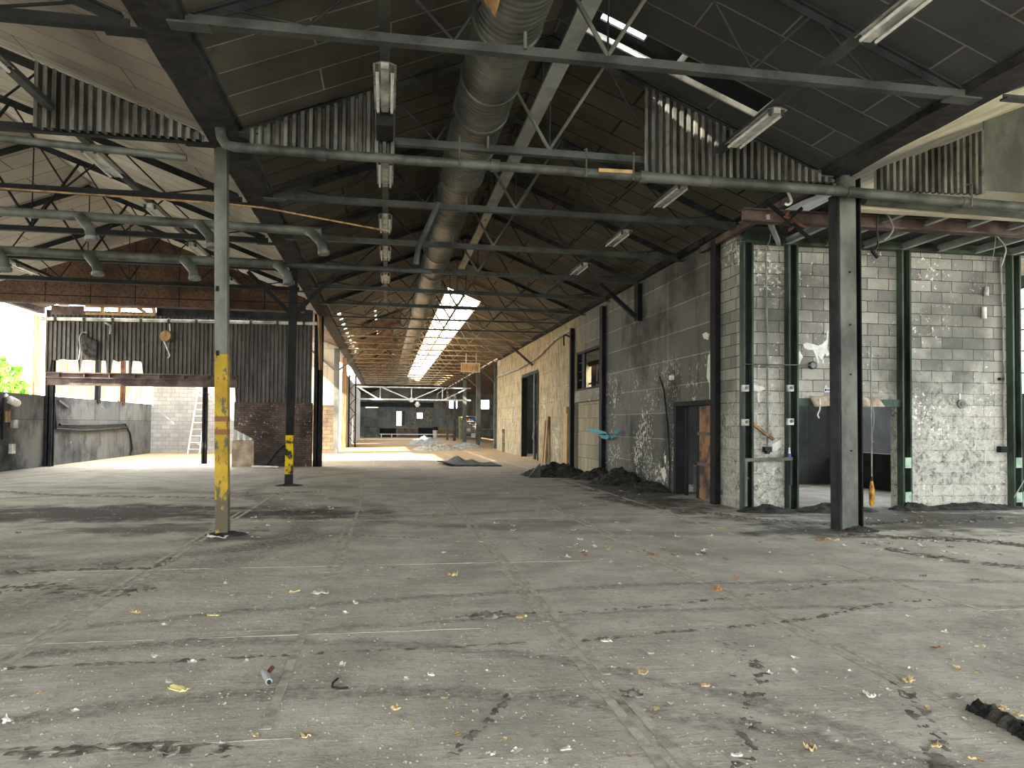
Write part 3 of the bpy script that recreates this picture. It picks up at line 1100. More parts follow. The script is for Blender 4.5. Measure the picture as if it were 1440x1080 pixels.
# lintel panel under the window
struct(MB().box((SX - .03, 22.9, 2.36), (SX + .1, 26.4, 2.74)), 'trim_40', mat_block('pale lintel', 'x', 6, 3, '#7d7666', '#8a8272', '#555550', .3))

# small doorway in the side wall
d1 = bpy.data.objects.new('door_1', None)
COL.objects.link(d1)
d1['kind'] = 'structure'
d1.location = (SX, 16, 0)
ORG['door_1'] = Vector(d1.location)
m = MB()
m.box((SX - .06, 14.64, 0), (SX + .24, 14.76, 2.1)).box((SX - .06, 16.73, 0), (SX + .24, 16.87, 2.1)).box((SX - .06, 14.76, 2.0), (SX + .24, 16.73, 2.1))
m.box((SX + .02, 15.6, 0), (SX + .12, 15.74, 2.0))
m.box((SX + .05, 16.4, 0), (SX + .12, 16.47, 2.0))
m.build('frame', M['steel_black'], d1)
mrd = grime('scorched orange door skin', '#3a332c', '#9a6b42', 1.6, .7, 0, .1, lo=.42, hi=.62)
m = MB()
m.box((SX + .02, 14.78, .02), (SX + .06, 15.58, 1.98))
m.build('leaf', mrd, d1, label='scorched rusty door leaf')
m = MB()
for z in (.72, 1.36):
    m.box((SX - .02, 14.77, z), (SX + .015, 15.6, z + .07))
m.build('rail', M['rustbeam'], d1)
o = MB().box((SX + .6, 15.7, 0), (SX + .68, 17.3, .62)).build('board', M['tray'], org=(SX + .64, 16.8, 0))
tag(o, 'pale board standing inside the small side doorway', 'board')

# tall doorway
d2 = bpy.data.objects.new('door_2', None)
COL.objects.link(d2)
d2['kind'] = 'structure'
d2.location = (SX, 35, 0)
ORG['door_2'] = Vector(d2.location)
m = MB().box((SX - .03, 33.0, 0), (SX + .24, 33.15, 3.9)).box((SX - .03, 37.1, 0), (SX + .24, 37.25, 3.9)).box((SX - .03, 33.15, 3.85), (SX + .24, 37.1, 4.0))
m.build('frame', M['steel_black'], d2)
MB().tube([(SX + .02, 34.0, 0), (SX + .02, 34.0, 3.85)], .07, 8).build('pole', M['pipe'], d2)
MB().tube([(SX + .5, 33.2, 2.0), (SX + .5, 35, 1.9), (SX + .5, 36.2, 1.5), (SX + .5, 36.8, .9)], .08, 8).build('hose', M['rustbeam'], d2)
struct(MB().box((SX + .22, 41.0, 0), (9.4, 41.2, 5.3)), 'wall_inner', M['far_dark'])

# dark columns against the side wall
def sidepost(y, z1, label, w=.26, mat='steel_black', z0=0):
    t = thing('wall_post', label, 'post', (SX - .05, y, z0))
    MB().box((SX - .16, y - w / 2, z0), (SX - .14, y + w / 2, z1)).build('flange', M[mat], t)
    MB().box((SX - .14, y - .02, z0), (SX, y + .02, z1)).build('web', M[mat], t)
    return t


sidepost(14.5, 5.3, 'black steel post between small doorway and pale block return', .24)
sidepost(22.65, 5.2, 'black steel post at the near edge of the side window', .3)
t = sidepost(19.3, 5.3, 'short charred post stub with a diagonal brace high on the panel wall', .3, z0=4.3)
MB().bar((SX - .1, 19.3, 4.35), (SX - 1.15, 19.3, 5.25), .12, .1).build('brace', M['steel_black'], t)
sidepost(26.6, 5.0, 'narrow dark post at the far edge of the side window', .2)
t = thing('wall_bracket', 'pale diagonal bracket leaning out of the ochre wall above the tall doorway', 'bracket', (SX, 36, 4.3))
MB().bar((SX - .05, 34.2, 4.25), (SX - 1.3, 34.2, 5.3), .1, .1).build('strut', M['rustbeam'], t)
# timber planks leaning beside the buff infill
yy = 27.6
o = MB().bar((SX - .12, 27.3, 0), (SX - .1, 27.35, 2.2), .08, .55, up=(0, 1, 0)).build('timber_plank', M['wood_tan'], org=(SX - .12, 27.3, 0))
tag(o, 'broad tan plank standing on end against the side wall', 'plank')
o = MB().cbox((SX - .14, 27.32, 2.1), (.1, .62, .24)).build('timber_block', M['wood_tan'], org=(SX - .14, 27.3, 2.0))
tag(o, 'tan timber block capping the broad plank', 'timber block')
for i, (y, z, lab) in enumerate(((31.2, 1.75, 'narrow weathered plank leaning beside the tall doorway'), (30.7, 1.9, 'second weathered plank leaning beside the tall doorway, closer to the broad plank'))):
    o = MB().bar((SX - .2, y, 0), (SX - .06, y + .05, z), .06, .3, up=(0, 1, 0)).build('timber_plank', M['wood_old'], org=(SX - .2, y, 0))
    tag(o, lab, 'plank')
# wall cables
o = MB().tube([(SX - .05, 45.5, 4.4), (SX - .08, 38, 4.35), (SX - .1, 33, 4.5), (SX - .1, 29.5, 4.9), (SX - .08, 26.7, 5.0)], .045, 6).build('sagging_cable', M['cable_grey'], org=(SX, 34, 4.4))
tag(o, 'sagging cable run strung along the top of the ochre wall', 'cable')
o = MB().tube([(SX - .02, 17.9, 2.75), (SX - .06, 17.5, 2.4), (SX - .06, 17.25, 1.6), (SX - .06, 17.1, .7), (SX - .1, 17.0, .05)], .02, 6).build('loose_cable', M['cable'], org=(SX, 17.2, .05))
tag(o, 'loose black cable hanging beside the small doorway', 'cable')
o = MB().cbox((SX - .04, 17.05, 2.68), (.08, .12, .1)).build('wall_lamp', M['white'], org=(SX - .04, 17.05, 2.63))
tag(o, 'little white wall fitting above the small doorway', 'wall fitting')
o = MB().tube([(SX - .03, 27.1, 4.75), (SX - .25, 26.9, 4.8), (SX - .35, 26.8, 4.75), (SX - .35, 26.75, 4.4)], .03, 6).build('pipe_hook', M['steel_black'], org=(SX, 27, 4.8))
tag(o, 'curved black pipe hook above the side window', 'pipe')
# teal graffiti smear: thin paint patch on infill and post
def blobpatch(name, pts3, mat, N, label, cat, off=.004, th=.003):
    c = sum((Vector(p) for p in pts3), Vector()) / len(pts3)
    N = Vector(N)
    vs = [Vector(p) + N * off for p in pts3]
    n = len(vs)
    vs2 = [v + N * th for v in vs]
    m = MB().add(vs + vs2, [tuple(range(n)), tuple(range(2 * n - 1, n - 1, -1))] + [(i, (i + 1) % n, n + (i + 1) % n, n + i) for i in range(n)])
    o = m.build(name, mat, org=tuple(c))
    tag(o, label, cat)
    return o


def wx(px, py, X=SX):
    return atX(px, py, X)


def paint(name, groups, mat, X, label, cat, axis='x'):
    m = MB()
    allp = []
    for g in groups:
        ps = [atX(px, py, X) if axis == 'x' else atY(px, py, X) for px, py in g]
        n = len(ps)
        nv = Vector((-1, 0, 0)) if axis == 'x' else Vector((0, -1, 0))
        vs = [p + nv * .003 for p in ps] + [p + nv * .007 for p in ps]
        m.add(vs, [tuple(range(n)), tuple(range(2 * n - 1, n - 1, -1))] + [(i, (i + 1) % n, n + (i + 1) % n, n + i) for i in range(n)])
        allp += ps
    c = sum(allp, Vector()) / len(allp)
    o = m.build(name, mat, org=tuple(c))
    tag(o, label, cat)
    return o


paint('spray_paint', [[(827, 606), (832, 602), (840, 604), (851, 607), (855, 610), (845, 610), (835, 609)], [(842, 611), (856, 612), (857, 616), (852, 618), (846, 616)], [(862, 610), (866, 605), (871, 604), (872, 607), (868, 609)], [(858, 614), (865, 611), (866, 613), (860, 617)]],
      M['teal'], SX - .165, 'smear of teal spray paint across the post by the side window', 'graffiti')
# white peeling paint drips on the side wall beside the dark post
for i, (g, lab) in enumerate((
        ([[(988, 470), (993, 467), (998, 470), (996, 478), (990, 476)], [(996, 500), (1001, 495), (1003, 515), (1001, 560), (998, 566), (998, 540), (994, 530)]], 'white curl of peeling paint beside the black post above the doorway'),
        ([[(930, 660), (935, 656), (937, 668), (935, 678), (932, 672)], [(934, 642), (937, 640), (937, 650), (935, 652)]], 'white paint peel low on the wall beside the small doorway'))):
    paint('peeling_paint', g, M['paper'], SX - .004, lab, 'peeling paint')

# ------------------------------------------------------------------ green steel frame of the block room front
def gpost(px, label, z0=0, wd=.2, y=FY):
    x = atY(px, 600, y).x
    t = thing('green_post', label, 'post', (x, y - .09, z0))
    MB().box((x - wd / 2, y - .17, z0), (x - wd / 2 + .035, y - .0, 5.0)).build('flange', M['green'], t)
    MB().box((x + wd / 2 - .035, y - .17, z0), (x + wd / 2, y - .0, 5.0)).build('flange', M['green'], t)
    MB().box((x - wd / 2 + .03, y - .06, z0), (x + wd / 2 - .03, y - .04, 5.0)).build('web', M['steel_black'], t)
    return t, x


g1, x1 = gpost(1047, 'dark green steel post at the corner of the block room')
g2, x2 = gpost(1110, 'dark green steel post beside the opening of the block room, with the rail rack')
g3, x3 = gpost(1268, 'dark green steel post between the opening and the broad pale block wall')
g4, x4 = gpost(1422, 'dark green steel post at the end of the broad pale block wall')
for gt, xx, zs in ((g3, x3, (.12, .78)), (g4, x4, (.1, .78))):
    for z in zs:
        MB().box((xx - .06, FY - .185, z), (xx + .07, FY - .17, z + .2)).build('splice_plate', M['green_pale'], gt, label='pale green plate')
o = MB().box((SX, FY - .17, 5.0), (XE + 3.2, FY + .05, 5.05)).box((SX, FY - .08, 5.05), (XE + 3.2, FY - .06, 5.2)).box((SX, FY - .17, 5.2), (XE + 3.2, FY + .05, 5.24)).build('green_beam', M['green'], org=(9.5, FY, 5.0))
tag(o, 'dark green steel beam along the top of the block room front', 'steel beam', kind='thing')
o = MB().box((xo0, FY - .1, zo - .02), (xo1, FY + .1, zo + .12)).build('opening_lintel', M['green'], org=((xo0 + xo1) / 2, FY, zo))
tag(o, 'dark green steel lintel over the block room opening', 'lintel', kind='thing')
# canopy: deck, joists and beams between post line and block room
struct(MB().box((XB + .3, 11.07, 5.15), (XR, FY - .2, 5.2)), 'ceiling', M['far_dark'])
zc0, zc1 = atY(1300, 325, 11.7).z, atY(1300, 308, 11.7).z
rb = MB().box((5.7, 11.62, zc0), (XR, 11.82, zc0 + .02)).box((5.7, 11.71, zc0), (XR, 11.73, zc1)).box((5.7, 11.62, zc1 - .02), (XR, 11.82, zc1)).build('canopy_beam', M['rustbeam'], org=(9, 11.7, 5))
tag(rb, 'dusty red-brown steel beam crossing under the canopy', 'steel beam', kind='thing')
zd0, zd1 = atY(1330, 303, 10.95).z, atY(1330, 292, 10.95).z
cb = MB().box((XB + .25, 10.86, zd0), (XR, 11.06, zd1)).build('canopy_beam', M['cream'], org=(9, 10.95, 5.1))
tag(cb, 'cream edge beam of the canopy just behind the long pipe', 'steel beam', kind='thing')
jo = None
for i in range(11):
    x = XB + .75 + i * .8
    if jo is None:
        jo = MB().box((x - .04, 11.06, 5.0), (x + .04, FY - .1, 5.02)).box((x - .008, 11.06, 5.02), (x + .008, FY - .1, 5.14)).build('canopy_joist', M['tray'], org=(x, 12.3, 5.2))
        tag(jo, 'pale steel joist under the dark canopy deck in front of the block room', 'joist', 'canopy joists')
    else:
        c = jo.copy()
        COL.objects.link(c)
        c.location.x = x
o = MB().bar((6.15, 11.7, 5.0), (7.3, FY - .1, 5.02), .07, .08).build('diagonal_joist', M['tray'], org=(6.6, 12.6, 5.0))
tag(o, 'pale diagonal steel member running from the brown beam to the green corner post', 'steel member')
o = MB().bar((6.45, 10.9, 5.25), (6.5, 15.2, 5.25), .1, .12).build('wall_plate', M['rustbeam'], org=(6.48, 13, 5.2))
tag(o, 'rusty wall plate under the charred gutter leading to the block room corner', 'wall plate')
t = thing('bracket_tangle', 'tangle of dark brackets and bolts beside the double post top', 'bracket', (b3.x - .35, 11.6, 4.8))
MB().bar((b3.x - .9, 11.5, 5.2), (b3.x - .1, 11.5, 4.6), .05, .05).build('brace', M['steel_black'], t)
MB().bar((b3.x - .7, 11.45, 4.75), (b3.x - .3, 11.45, 5.1), .05, .05).build('brace', M['steel_black'], t)
for i in range(6):
    a_ = Vector((b3.x - .5 + random.uniform(-.2, .2), 11.4, 4.9 + random.uniform(-.15, .15)))
    MB().tube([a_, a_ + Vector((random.uniform(-.12, .12), -.08, random.uniform(-.12, .12)))], .025, 6).build('bolt', M['rust'], t)
# hanging cables
def cable(pxs, Y, r, mat, label, name='hanging_cable'):
    ps = [atY(px, py, Y) for px, py in pxs]
    # smooth with catmull-rom
    out = []
    for i in range(len(ps) - 1):
        p0, p1, p2, p3 = ps[max(i - 1, 0)], ps[i], ps[i + 1], ps[min(i + 2, len(ps) - 1)]
        for k in range(5):
            u = k / 5
            out.append(.5 * ((2 * p1) + (p2 - p0) * u + (2 * p0 - 5 * p1 + 4 * p2 - p3) * u * u + (3 * p1 - p0 - 3 * p2 + p3) * u ** 3))
    out.append(ps[-1])
    o = MB().tube(out, r, 6).build(name, M[mat], org=tuple(ps[0]))
    tag(o, label, 'cable')
    return o


cable([(1234, 296), (1238, 293), (1248, 302), (1256, 320), (1250, 332), (1242, 338)], 11.3, .016, 'cable_grey', 'looped grey cable hanging under the canopy beside the double post')
cable([(1236, 292), (1233, 315), (1234, 345), (1227, 353)], 11.2, .016, 'cable', 'dark cable with a frayed end hanging beside the double post')
cable([(1226, 352), (1234, 362)], 11.2, .03, 'black', 'stubby black cable end dangling in front of the block wall', 'cable_end')
cable([(1388, 310), (1400, 330), (1414, 348), (1412, 362), (1407, 376)], 11.8, .014, 'cable_grey', 'grey cable drooping from the canopy near the end post')
cable([(1400, 315), (1399, 345), (1393, 375)], 11.8, .008, 'cable_grey', 'thin wire drooping from the canopy near the end post')
cable([(1108, 270), (1113, 283), (1108, 288), (1104, 286)], 10.9, .02, 'white', 'white hook of cable hanging under the long pipe')
cable([(1083, 322), (1083, 336), (1077, 350)], 13.3, .01, 'cable_grey', 'thin wire bent over the green beam above the conduit')
# ------------------------------------------------------------------ fittings on the front wall
def fy(px, py, dy=0.0):
    return atY(px, py, FY - dy)


def tubeobj(name, pxs, r, mat, label, cat, dy=.05):
    ps = [fy(px, py, dy) for px, py in pxs]
    o = MB().tube(ps, r, 8).build(name, M[mat], org=tuple(ps[-1]))
    return tag(o, label, cat)


tubeobj('wall_conduit', [(1077, 350), (1079, 480), (1080, 608), (1079, 638)], .018, 'cable_grey', 'vertical grey conduit on the narrow block pier', 'conduit')
tubeobj('cross_rod', [(1044, 512), (1142, 513.5)], .012, 'steel_grey', 'thin horizontal rod fixed across the narrow pier', 'rod', .2)
t = thing('round_gauge', 'round wall gauge at the end of the thin rod, beside the white paint splash', 'gauge', tuple(fy(1141, 514)))
a_ = fy(1141, 514)
MB().tube([a_, a_ + Vector((0, -.07, 0))], .075, 16).build('case', M['steel_dark'], t)
MB().tube([a_ + Vector((0, -.07, 0)), a_ + Vector((0, -.075, 0))], .055, 16).build('face', M['grey'], t)
for i, (px, py, lab) in enumerate(((1048, 546, 'crushed pale junction box on the corner post, upper one'), (1111, 546, 'pale junction box on the second green post, upper one'), (1048, 594, 'pale junction box on the corner post, lower one'), (1111, 593, 'pale junction box on the second green post, lower one'))):
    a_ = fy(px, py, .2)
    t = thing('junction_box', lab, 'junction box', tuple(a_))
    MB().cbox(a_, (.12, .07, .12)).build('box_body', M['white_metal'], t)
    MB().tube([a_ + Vector((.0, -.03, -.0)), a_ + Vector((.02, -.07, .02))], .03, 8).build('gland', M['grey'], t)
o = MB().bar(fy(1056, 594, .1), fy(1088, 618, .1), .05, .05).build('broken_lath', M['wood_old'], org=tuple(fy(1072, 606)))
tag(o, 'broken lath lying slanted against the narrow pier', 'lath')
o = MB().cbox(fy(1079, 632, .06), (.14, .1, .1)).cbox(fy(1079, 636, .12), (.06, .1, .06)).build('socket_outlet', M['black'], org=tuple(fy(1079, 632)))
tag(o, 'burnt black socket at the foot of the vertical conduit', 'socket')
t = thing('rail_rack', 'waist-high grey pipe rail bracket in front of the narrow pier', 'rail', tuple(fy(1080, 645, .25)))
MB().bar(fy(1047, 647, .25), fy(1114, 645, .25), .05, .06).build('top_rail', M['steel_grey'], t)
MB().bar(fy(1049, 648, .25), fy(1049, 712, .25), .04, .04).build('leg', M['steel_grey'], t)
MB().bar(fy(1112, 646, .25), fy(1112, 682, .25), .04, .04).build('leg', M['steel_dark'], t)
MB().bar(fy(1049, 672, .25), fy(1053, 672, .02), .04, .04).build('bracket', M['steel_grey'], t)
t = thing('spray_can', 'tiny blue bottle standing on the pipe rail by the green post', 'bottle', tuple(fy(1110, 645, .25)))
a_ = fy(1110, 644.5, .25)
MB().tube([a_, a_ + Vector((0, 0, .09))], .028, 10).build('body', M['blue'], t)
MB().tube([a_ + Vector((0, 0, .09)), a_ + Vector((0, 0, .15)), a_ + Vector((0, 0, .2))], [.026, .015, .015], 10).build('neck', M['white'], t)
# white splash of paint
paint('paint_splash', [[(1129, 484), (1134, 482), (1144, 484), (1150, 486), (1156, 484), (1162, 478), (1163, 466), (1165, 466), (1164, 480), (1163, 490), (1166, 498), (1163, 501), (1160, 497), (1156, 506), (1153, 504), (1150, 498), (1152, 510), (1150, 512), (1146, 498), (1143, 492), (1136, 492), (1131, 489)], [(1157, 505), (1158, 505), (1158, 512), (1156, 511)],
                       [(1120, 496), (1125, 494), (1129, 502), (1124, 512), (1121, 520), (1118, 518)]], M['white'], FY, 'white paint splash with drips on the block wall beside the double post', 'paint splash', 'y')
paint('peeling_paint', [[(1052, 545), (1060, 541), (1072, 543), (1076, 547), (1068, 551), (1058, 549), (1054, 553)], [(1064, 553), (1068, 552), (1068, 566), (1066, 566)], [(1086, 625), (1098, 618), (1098, 628), (1092, 634), (1086, 634)]], M['paper'], FY, 'white flaked paint on the narrow block pier', 'peeling paint', 'y')
# notice plate with its dark dots
t = thing('notice_plate', 'small white notice plate with dark symbols half hidden by the double post', 'sign', tuple(fy(1163, 549)))
a_ = fy(1166, 548.5, .01)
MB().cbox(a_, (.2, .012, .085)).build('plate', M['white'], t)
for k, dx in enumerate((-.075, -.03, .01, .05)):
    q_ = a_ + Vector((dx, -.008, 0))
    if k == 0:
        MB().cbox(q_, (.035, .006, .04)).build('symbol', M['black'], t)
    else:
        MB().tube([q_, q_ + Vector((0, -.005, 0))], .02, 12).build('symbol', M['blue'], t)
# torn cardboard flaps hanging at the lintel
def flap(name, px, mat, label, dy=.2):
    n = 6
    (ax, ay), (bx, by), (cx_, cy_), (dx_, dy_) = px
    A, B, C, D = fy(ax, ay, dy), fy(bx, by, dy), fy(cx_, cy_, dy), fy(dx_, dy_, dy)
    vs, fs = [], []
    for i in range(n + 1):
        for j in range(n + 1):
            u, v = i / n, j / n
            p = (A * (1 - u) + B * u) * (1 - v) + (D * (1 - u) + C * u) * v
            p += Vector((0, -.06 * v * (1 + math.sin(u * 5)) - .03 * math.sin(u * 9), 0))
            vs.append(p)
    for i in range(n):
        for j in range(n):
            q_ = i * (n + 1) + j
            fs.append((q_, q_ + 1, q_ + n + 2, q_ + n + 1))
    o = MB().add(vs, fs, True).build(name, mat, org=tuple(A))
    md = o.modifiers.new('thick', 'SOLIDIFY')
    md.thickness = .012
    tag(o, label, 'cardboard')


M['card'] = grime('torn brown card', '#8d7b68', '#bfae9a', 5, .9)
flap('cardboard_flap', ((1138, 557), (1172, 557), (1172, 570), (1143, 572)), M['card'], 'torn cardboard flap hanging at the lintel, on the pier side of the double post')
flap('cardboard_flap', ((1208, 558), (1234, 558), (1244, 572), (1208, 572)), M['card'], 'torn cardboard flap hanging at the lintel, on the far side of the double post')
cable([(1153, 560), (1153, 575), (1150, 583), (1152, 588)], FY - .3, .012, 'white', 'white cord dangling from the torn cardboard flap')
# pull switch hanging in the opening
t = thing('pull_switch', 'orange and yellow pendant switch hanging low on a rod in the opening', 'pendant switch', tuple(atY(1226, 680, 13.0)))
MB().tube([atY(1225, 480, 13.0), atY(1225, 570, 13.0), atY(1226, 676, 13.0)], .014, 6).build('rod', M['cable_grey'], t)
a_ = atY(1226, 712, 13.0)
a_.z = .1
MB().tube([a_, a_ + Vector((0, 0, .05)), a_ + Vector((0, 0, .3)), a_ + Vector((0, 0, .42)), a_ + Vector((0, 0, .47))], [.03, .05, .05, .03, .02], 10).build('switch_body', grime('worn orange yellow rubber', '#5a3a18', '#c9922e', 8, .7), t)
MB().tube([a_ + Vector((0, 0, .45)), a_ + Vector((0, 0, .55))], .022, 8).build('gland', M['black'], t)
cable([(1226, 560), (1229, 590), (1226, 615), (1228, 622)], 12.95, .008, 'cable_grey', 'thin curly wire beside the pendant switch rod')
# fittings on the broad block wall
a_ = fy(1351, 568)
t = thing('wall_bell', 'round grey bell on the broad pale block wall', 'bell', tuple(a_))
MB().tube([a_, a_ + Vector((0, -.05, 0))], .09, 20).build('dome', M['grey'], t)
MB().tube([a_ + Vector((0, -.05, 0)), a_ + Vector((0, -.07, 0))], .05, 16).build('hub', M['steel_grey'], t)
MB().cbox(a_ + Vector((-.03, -.01, .14)), (.03, .02, .12)).build('bracket', M['white'], t)
t = thing('pendant_pull', 'pull cord with a pale handle hanging high on the broad block wall', 'cord', tuple(fy(1388, 360)))
MB().tube([fy(1387, 352, .06), fy(1387, 404, .06)], .01, 6).build('cord', M['cable_grey'], t)
MB().tube([fy(1387, 404, .06), fy(1387, 416, .06)], .045, 10).build('handle', M['white_metal'], t)
MB().tube([fy(1384, 432, .06), fy(1384, 448, .06)], .045, 10).build('weight', M['paper'], t)
tubeobj('wall_conduit', [(1407, 362), (1411, 480), (1412, 632)], .02, 'cable_grey', 'vertical grey conduit beside the end green post', 'conduit', .06)
o = MB().cbox(fy(1410, 632, .07), (.16, .12, .12)).build('socket_outlet', M['black'], org=tuple(fy(1410, 632)))
tag(o, 'burnt black socket at the foot of the conduit by the end post', 'socket')
o = MB().cbox(fy(1408, 533, .07), (.08, .08, .05)).build('conduit_clip', M['steel_dark'], org=tuple(fy(1408, 533)))
tag(o, 'dark clip halfway up the conduit by the end post', 'clip')
o = MB().tube([atY(1426, 700, 13.2), atY(1452, 655, 13.2)], .012, 6).build('leaning_rod', M['tray'], org=tuple(atY(1426, 700, 13.2)))
tag(o, 'thin pale rod leaning beside the end green post', 'rod')

# ------------------------------------------------------------------ outer wall with the bright window, far bay
struct(wall_holes('x', XR, XR + .2, -9, 30, 0, 5.45, [(-7, 28, 2.4, 5.1)]), 'wall_right', M['far_dark'])
w4 = bpy.data.objects.new('window_4', None)
COL.objects.link(w4)
w4['kind'] = 'structure'
w4.location = (XR + .1, 14, 2.4)
ORG['window_4'] = Vector(w4.location)
m = MB()
for k in range(36):
    m.box((XR + .06, -7 + k - .02, 2.4), (XR + .12, -7 + k + .02, 5.1))
for z in (2.42, 2.95, 3.5, 4.03, 4.55, 5.08):
    m.box((XR + .06, -7, z - .02), (XR + .12, 28, z + .02))
m.build('glazing_bar', M['steel_dark'], w4)
# ================================================================== side bay: outer wall, rust board gable, corrugated end wall
struct(MB().box((XL - .25, -9, 0), (XL, 40.6, 2.42)), 'wall_left', M['conc_low'])
o = MB().corr((XL - .1, -8.4, 0), (0, 1, 0), (0, 0, 1), 33.6, lambda t: 5.2, .02, .2, lambda t: 2.42).build('fibreglass_sheeting', M['fibre_side'], org=(XL - .1, 8, 2.4))  # added out of view to stop direct sun and give diffuse side light
tag(o, 'added run of translucent ribbed sheeting diffusing daylight above the low outer wall of the side bay', 'sheeting')
struct(wall_holes('y', -8.8, -8.5, XL, XR, 0, 8, [(XL + .3, XR - .3, 0, 5.0)]), 'wall_rear', M['far_dark'])  # unseen rear wall, put in to keep sun off the near floor
m = MB()
m.box((XL - .2, RY0, 5.2), (XL, 28.3, 5.5))
struct(m, 'trim_41', M['rustbeam'])
# fibreglass strips of the outer wall, beyond the end wall
CY = 28.3
m = MB()
y0, y1 = 28.9, 40.4
m.corr((XL - .1, y0, 0), (0, 1, 0), (0, 0, 1), y1 - y0, lambda t: 5.2, .02, .2, lambda t: 2.42 + .12 * abs(math.sin(t * 3)))
o = m.build('fibreglass_sheeting', M['fibre_warm'], org=(XL - .1, y0, 2.42))
tag(o, 'sunlit translucent ribbed sheeting above the low concrete wall, beyond the corrugated wall', 'sheeting')
o = MB().corr((XL - .1, 27.6, 0), (0, 1, 0), (0, 0, 1), .72, lambda t: 5.1, .02, .2, lambda t: 2.36).build('fibreglass_sheeting', M['fibre_warm'], org=(XL - .1, 27.6, 2.4))
tag(o, 'narrow sunlit translucent sheet at the edge of the open bay by the brown column', 'sheeting')
o = MB().box((XL - .2, 33.2, 2.3), (XL + .05, 33.5, 5.2)).build('mullion_post', M['steel_black'], org=(XL, 33.3, 2.4))
tag(o, 'black post between the sunlit translucent sheets', 'post')
o = MB().box((XL - .2, 36.2, 2.3), (XL + .05, 36.5, 5.2)).build('mullion_post', M['rust'], org=(XL, 36.3, 2.4))
tag(o, 'rusty post between the sunlit translucent sheets, beyond the black one', 'post')

# OSB gable at Y=24
GY = 24.0
px_ = [(XL, 5.0), (XA - .25, 4.95), (XA - .25, roof_z(XA - .25) - .12), (XS, RZ - .12), (XL, VZ - .1)]
n = 5
ps = [(x, GY, z) for x, z in px_] + [(x, GY + .03, z) for x, z in px_]
o = MB().add(ps, [tuple(range(n)), tuple(range(2 * n - 1, n - 1, -1))] + [(i, n + i, n + (i + 1) % n, (i + 1) % n) for i in range(n)]).build('gable_board', M['osb'], org=(XS, GY, 4.95))
tag(o, 'rust brown chip board gable closing the side bay roof', 'board gable')
o = MB().bar((XA - .3, GY + .1, 5.0), (XL + .2, GY + .1, 5.05), .1, .18).build('gable_rail', M['rustbeam'], org=(XS, GY + .1, 5.0))
tag(o, 'rusty rail along the lower edge of the chip board gable', 'rail')

# corrugated end wall
cx0, cx1 = atY(64, 500, CY).x, atY(447, 500, CY).x - .16
zt0, zt1 = atY(70, 440, CY).z, atY(440, 450, CY).z
zw = atY(140, 507, CY).z
zb = atY(180, 526, CY).z
xop = atY(330, 560, CY).x
zr = atY(400, 567, CY).z
wins = [(atY(a, 515, CY).x, atY(b_, 515, CY).x) for a, b_ in ((71, 110), (114, 149), (157, 181), (185, 200))]


def lo(t):
    x = cx0 + t
    if x > xop:
        return zr
    for a, b_ in wins:
        if a < x < b_:
            return zw + .08 * mnoise.noise(Vector((x * 4, 0, 0)))
    return zb


ew = bpy.data.objects.new('wall_corrugated', None)
COL.objects.link(ew)
ew['kind'] = 'structure'
ew.location = ((cx0 + cx1) / 2, CY, 0)
ORG[ew.name] = Vector(ew.location)
MB().corr((cx0, CY, 0), (1, 0, 0), (0, 0, 1), cx1 - cx0, lambda t: 5.35, .03, .14, lo).build('sheeting', M['corr_wall'], ew)
# door-head I beam with stiffeners
bz0, bz1 = atY(180, 543, CY - .1).z, atY(180, 525, CY - .1).z
m = MB()
m.box((cx0 + .1, CY - .18, bz0), (xop + .1, CY - .0, bz0 + .03)).box((cx0 + .1, CY - .1, bz0), (xop + .1, CY - .07, bz1)).box((cx0 + .1, CY - .22, bz1 - .04), (xop + .1, CY, bz1)).box((cx0 + .1, CY - .22, bz1 - .2), (xop + .1, CY - .1, bz1 - .17))
t = thing('opening_beam', 'rusty brown steel beam over the wide opening in the corrugated wall', 'steel beam', ((cx0 + xop) / 2, CY, bz0))
t['kind'] = 'thing'
m.build('beam_section', M['rustbeam'], t)
for k in range(9):
    x = cx0 + .5 + k * .8
    if x < xop:
        MB().box((x - .02, CY - .2, bz1 - .18), (x + .02, CY - .1, bz1 - .03)).build('stiffener', M['rustbeam'], t)
# brick wall below the sheeting, with a broken-out hole
def brick_hole(x, z):
    return False


xh0, xh1 = atY(323, 610, CY).x, atY(356, 610, CY).x
zh1, zh0 = atY(330, 600, CY).z, atY(330, 619, CY).z
m = MB()
nx = 46
xs = [xop + (cx1 - xop) * i / nx for i in range(nx + 1)]
for i in range(nx):
    a_, b_ = xs[i], xs[i + 1]
    c = (a_ + b_) / 2
    if xh0 < c < xh1:
        u = (c - xh0) / (xh1 - xh0)
        top = zh1 + (zh0 - zh1) * u * .9
        m.box((a_, CY - .05, 0), (b_, CY + .15, zh0 - .02 * random.random())).box((a_, CY - .05, top), (b_, CY + .15, zr + .02))
    else:
        m.box((a_, CY - .05, 0), (b_, CY + .15, zr + .02))
struct(m, 'wall_brick', M['brick_dark'])
m = MB()
xb = atY(357, 640, CY - .06).x
m.box((xop - .05, CY - .075, 0), (xb, CY - .052, zh0 - .02))
o = m.build('render_patch', grime('pale sandy render', '#8d7c68', '#b8a890', 3, .9), org=(xop, CY, 0))
tag(o, 'pale sandy render patch at the foot of the black brick wall', 'render patch')
m = MB()
for k in range(5):
    x = xh0 + .1 + k * .2
    m.box((x, CY + .2, zh0 - .1), (x + .1, CY + .25, zh1 + .1))
o = m.build('slatted_grille', M['tray'], org=(xh0, CY + .2, zh0))
tag(o, 'pale slatted grille showing through the broken brick', 'grille')
cable([(374, 655), (392, 632), (408, 620)], CY - .12, .05, 'cable', 'black cable lying up against the black brick wall', 'leaning_cable')
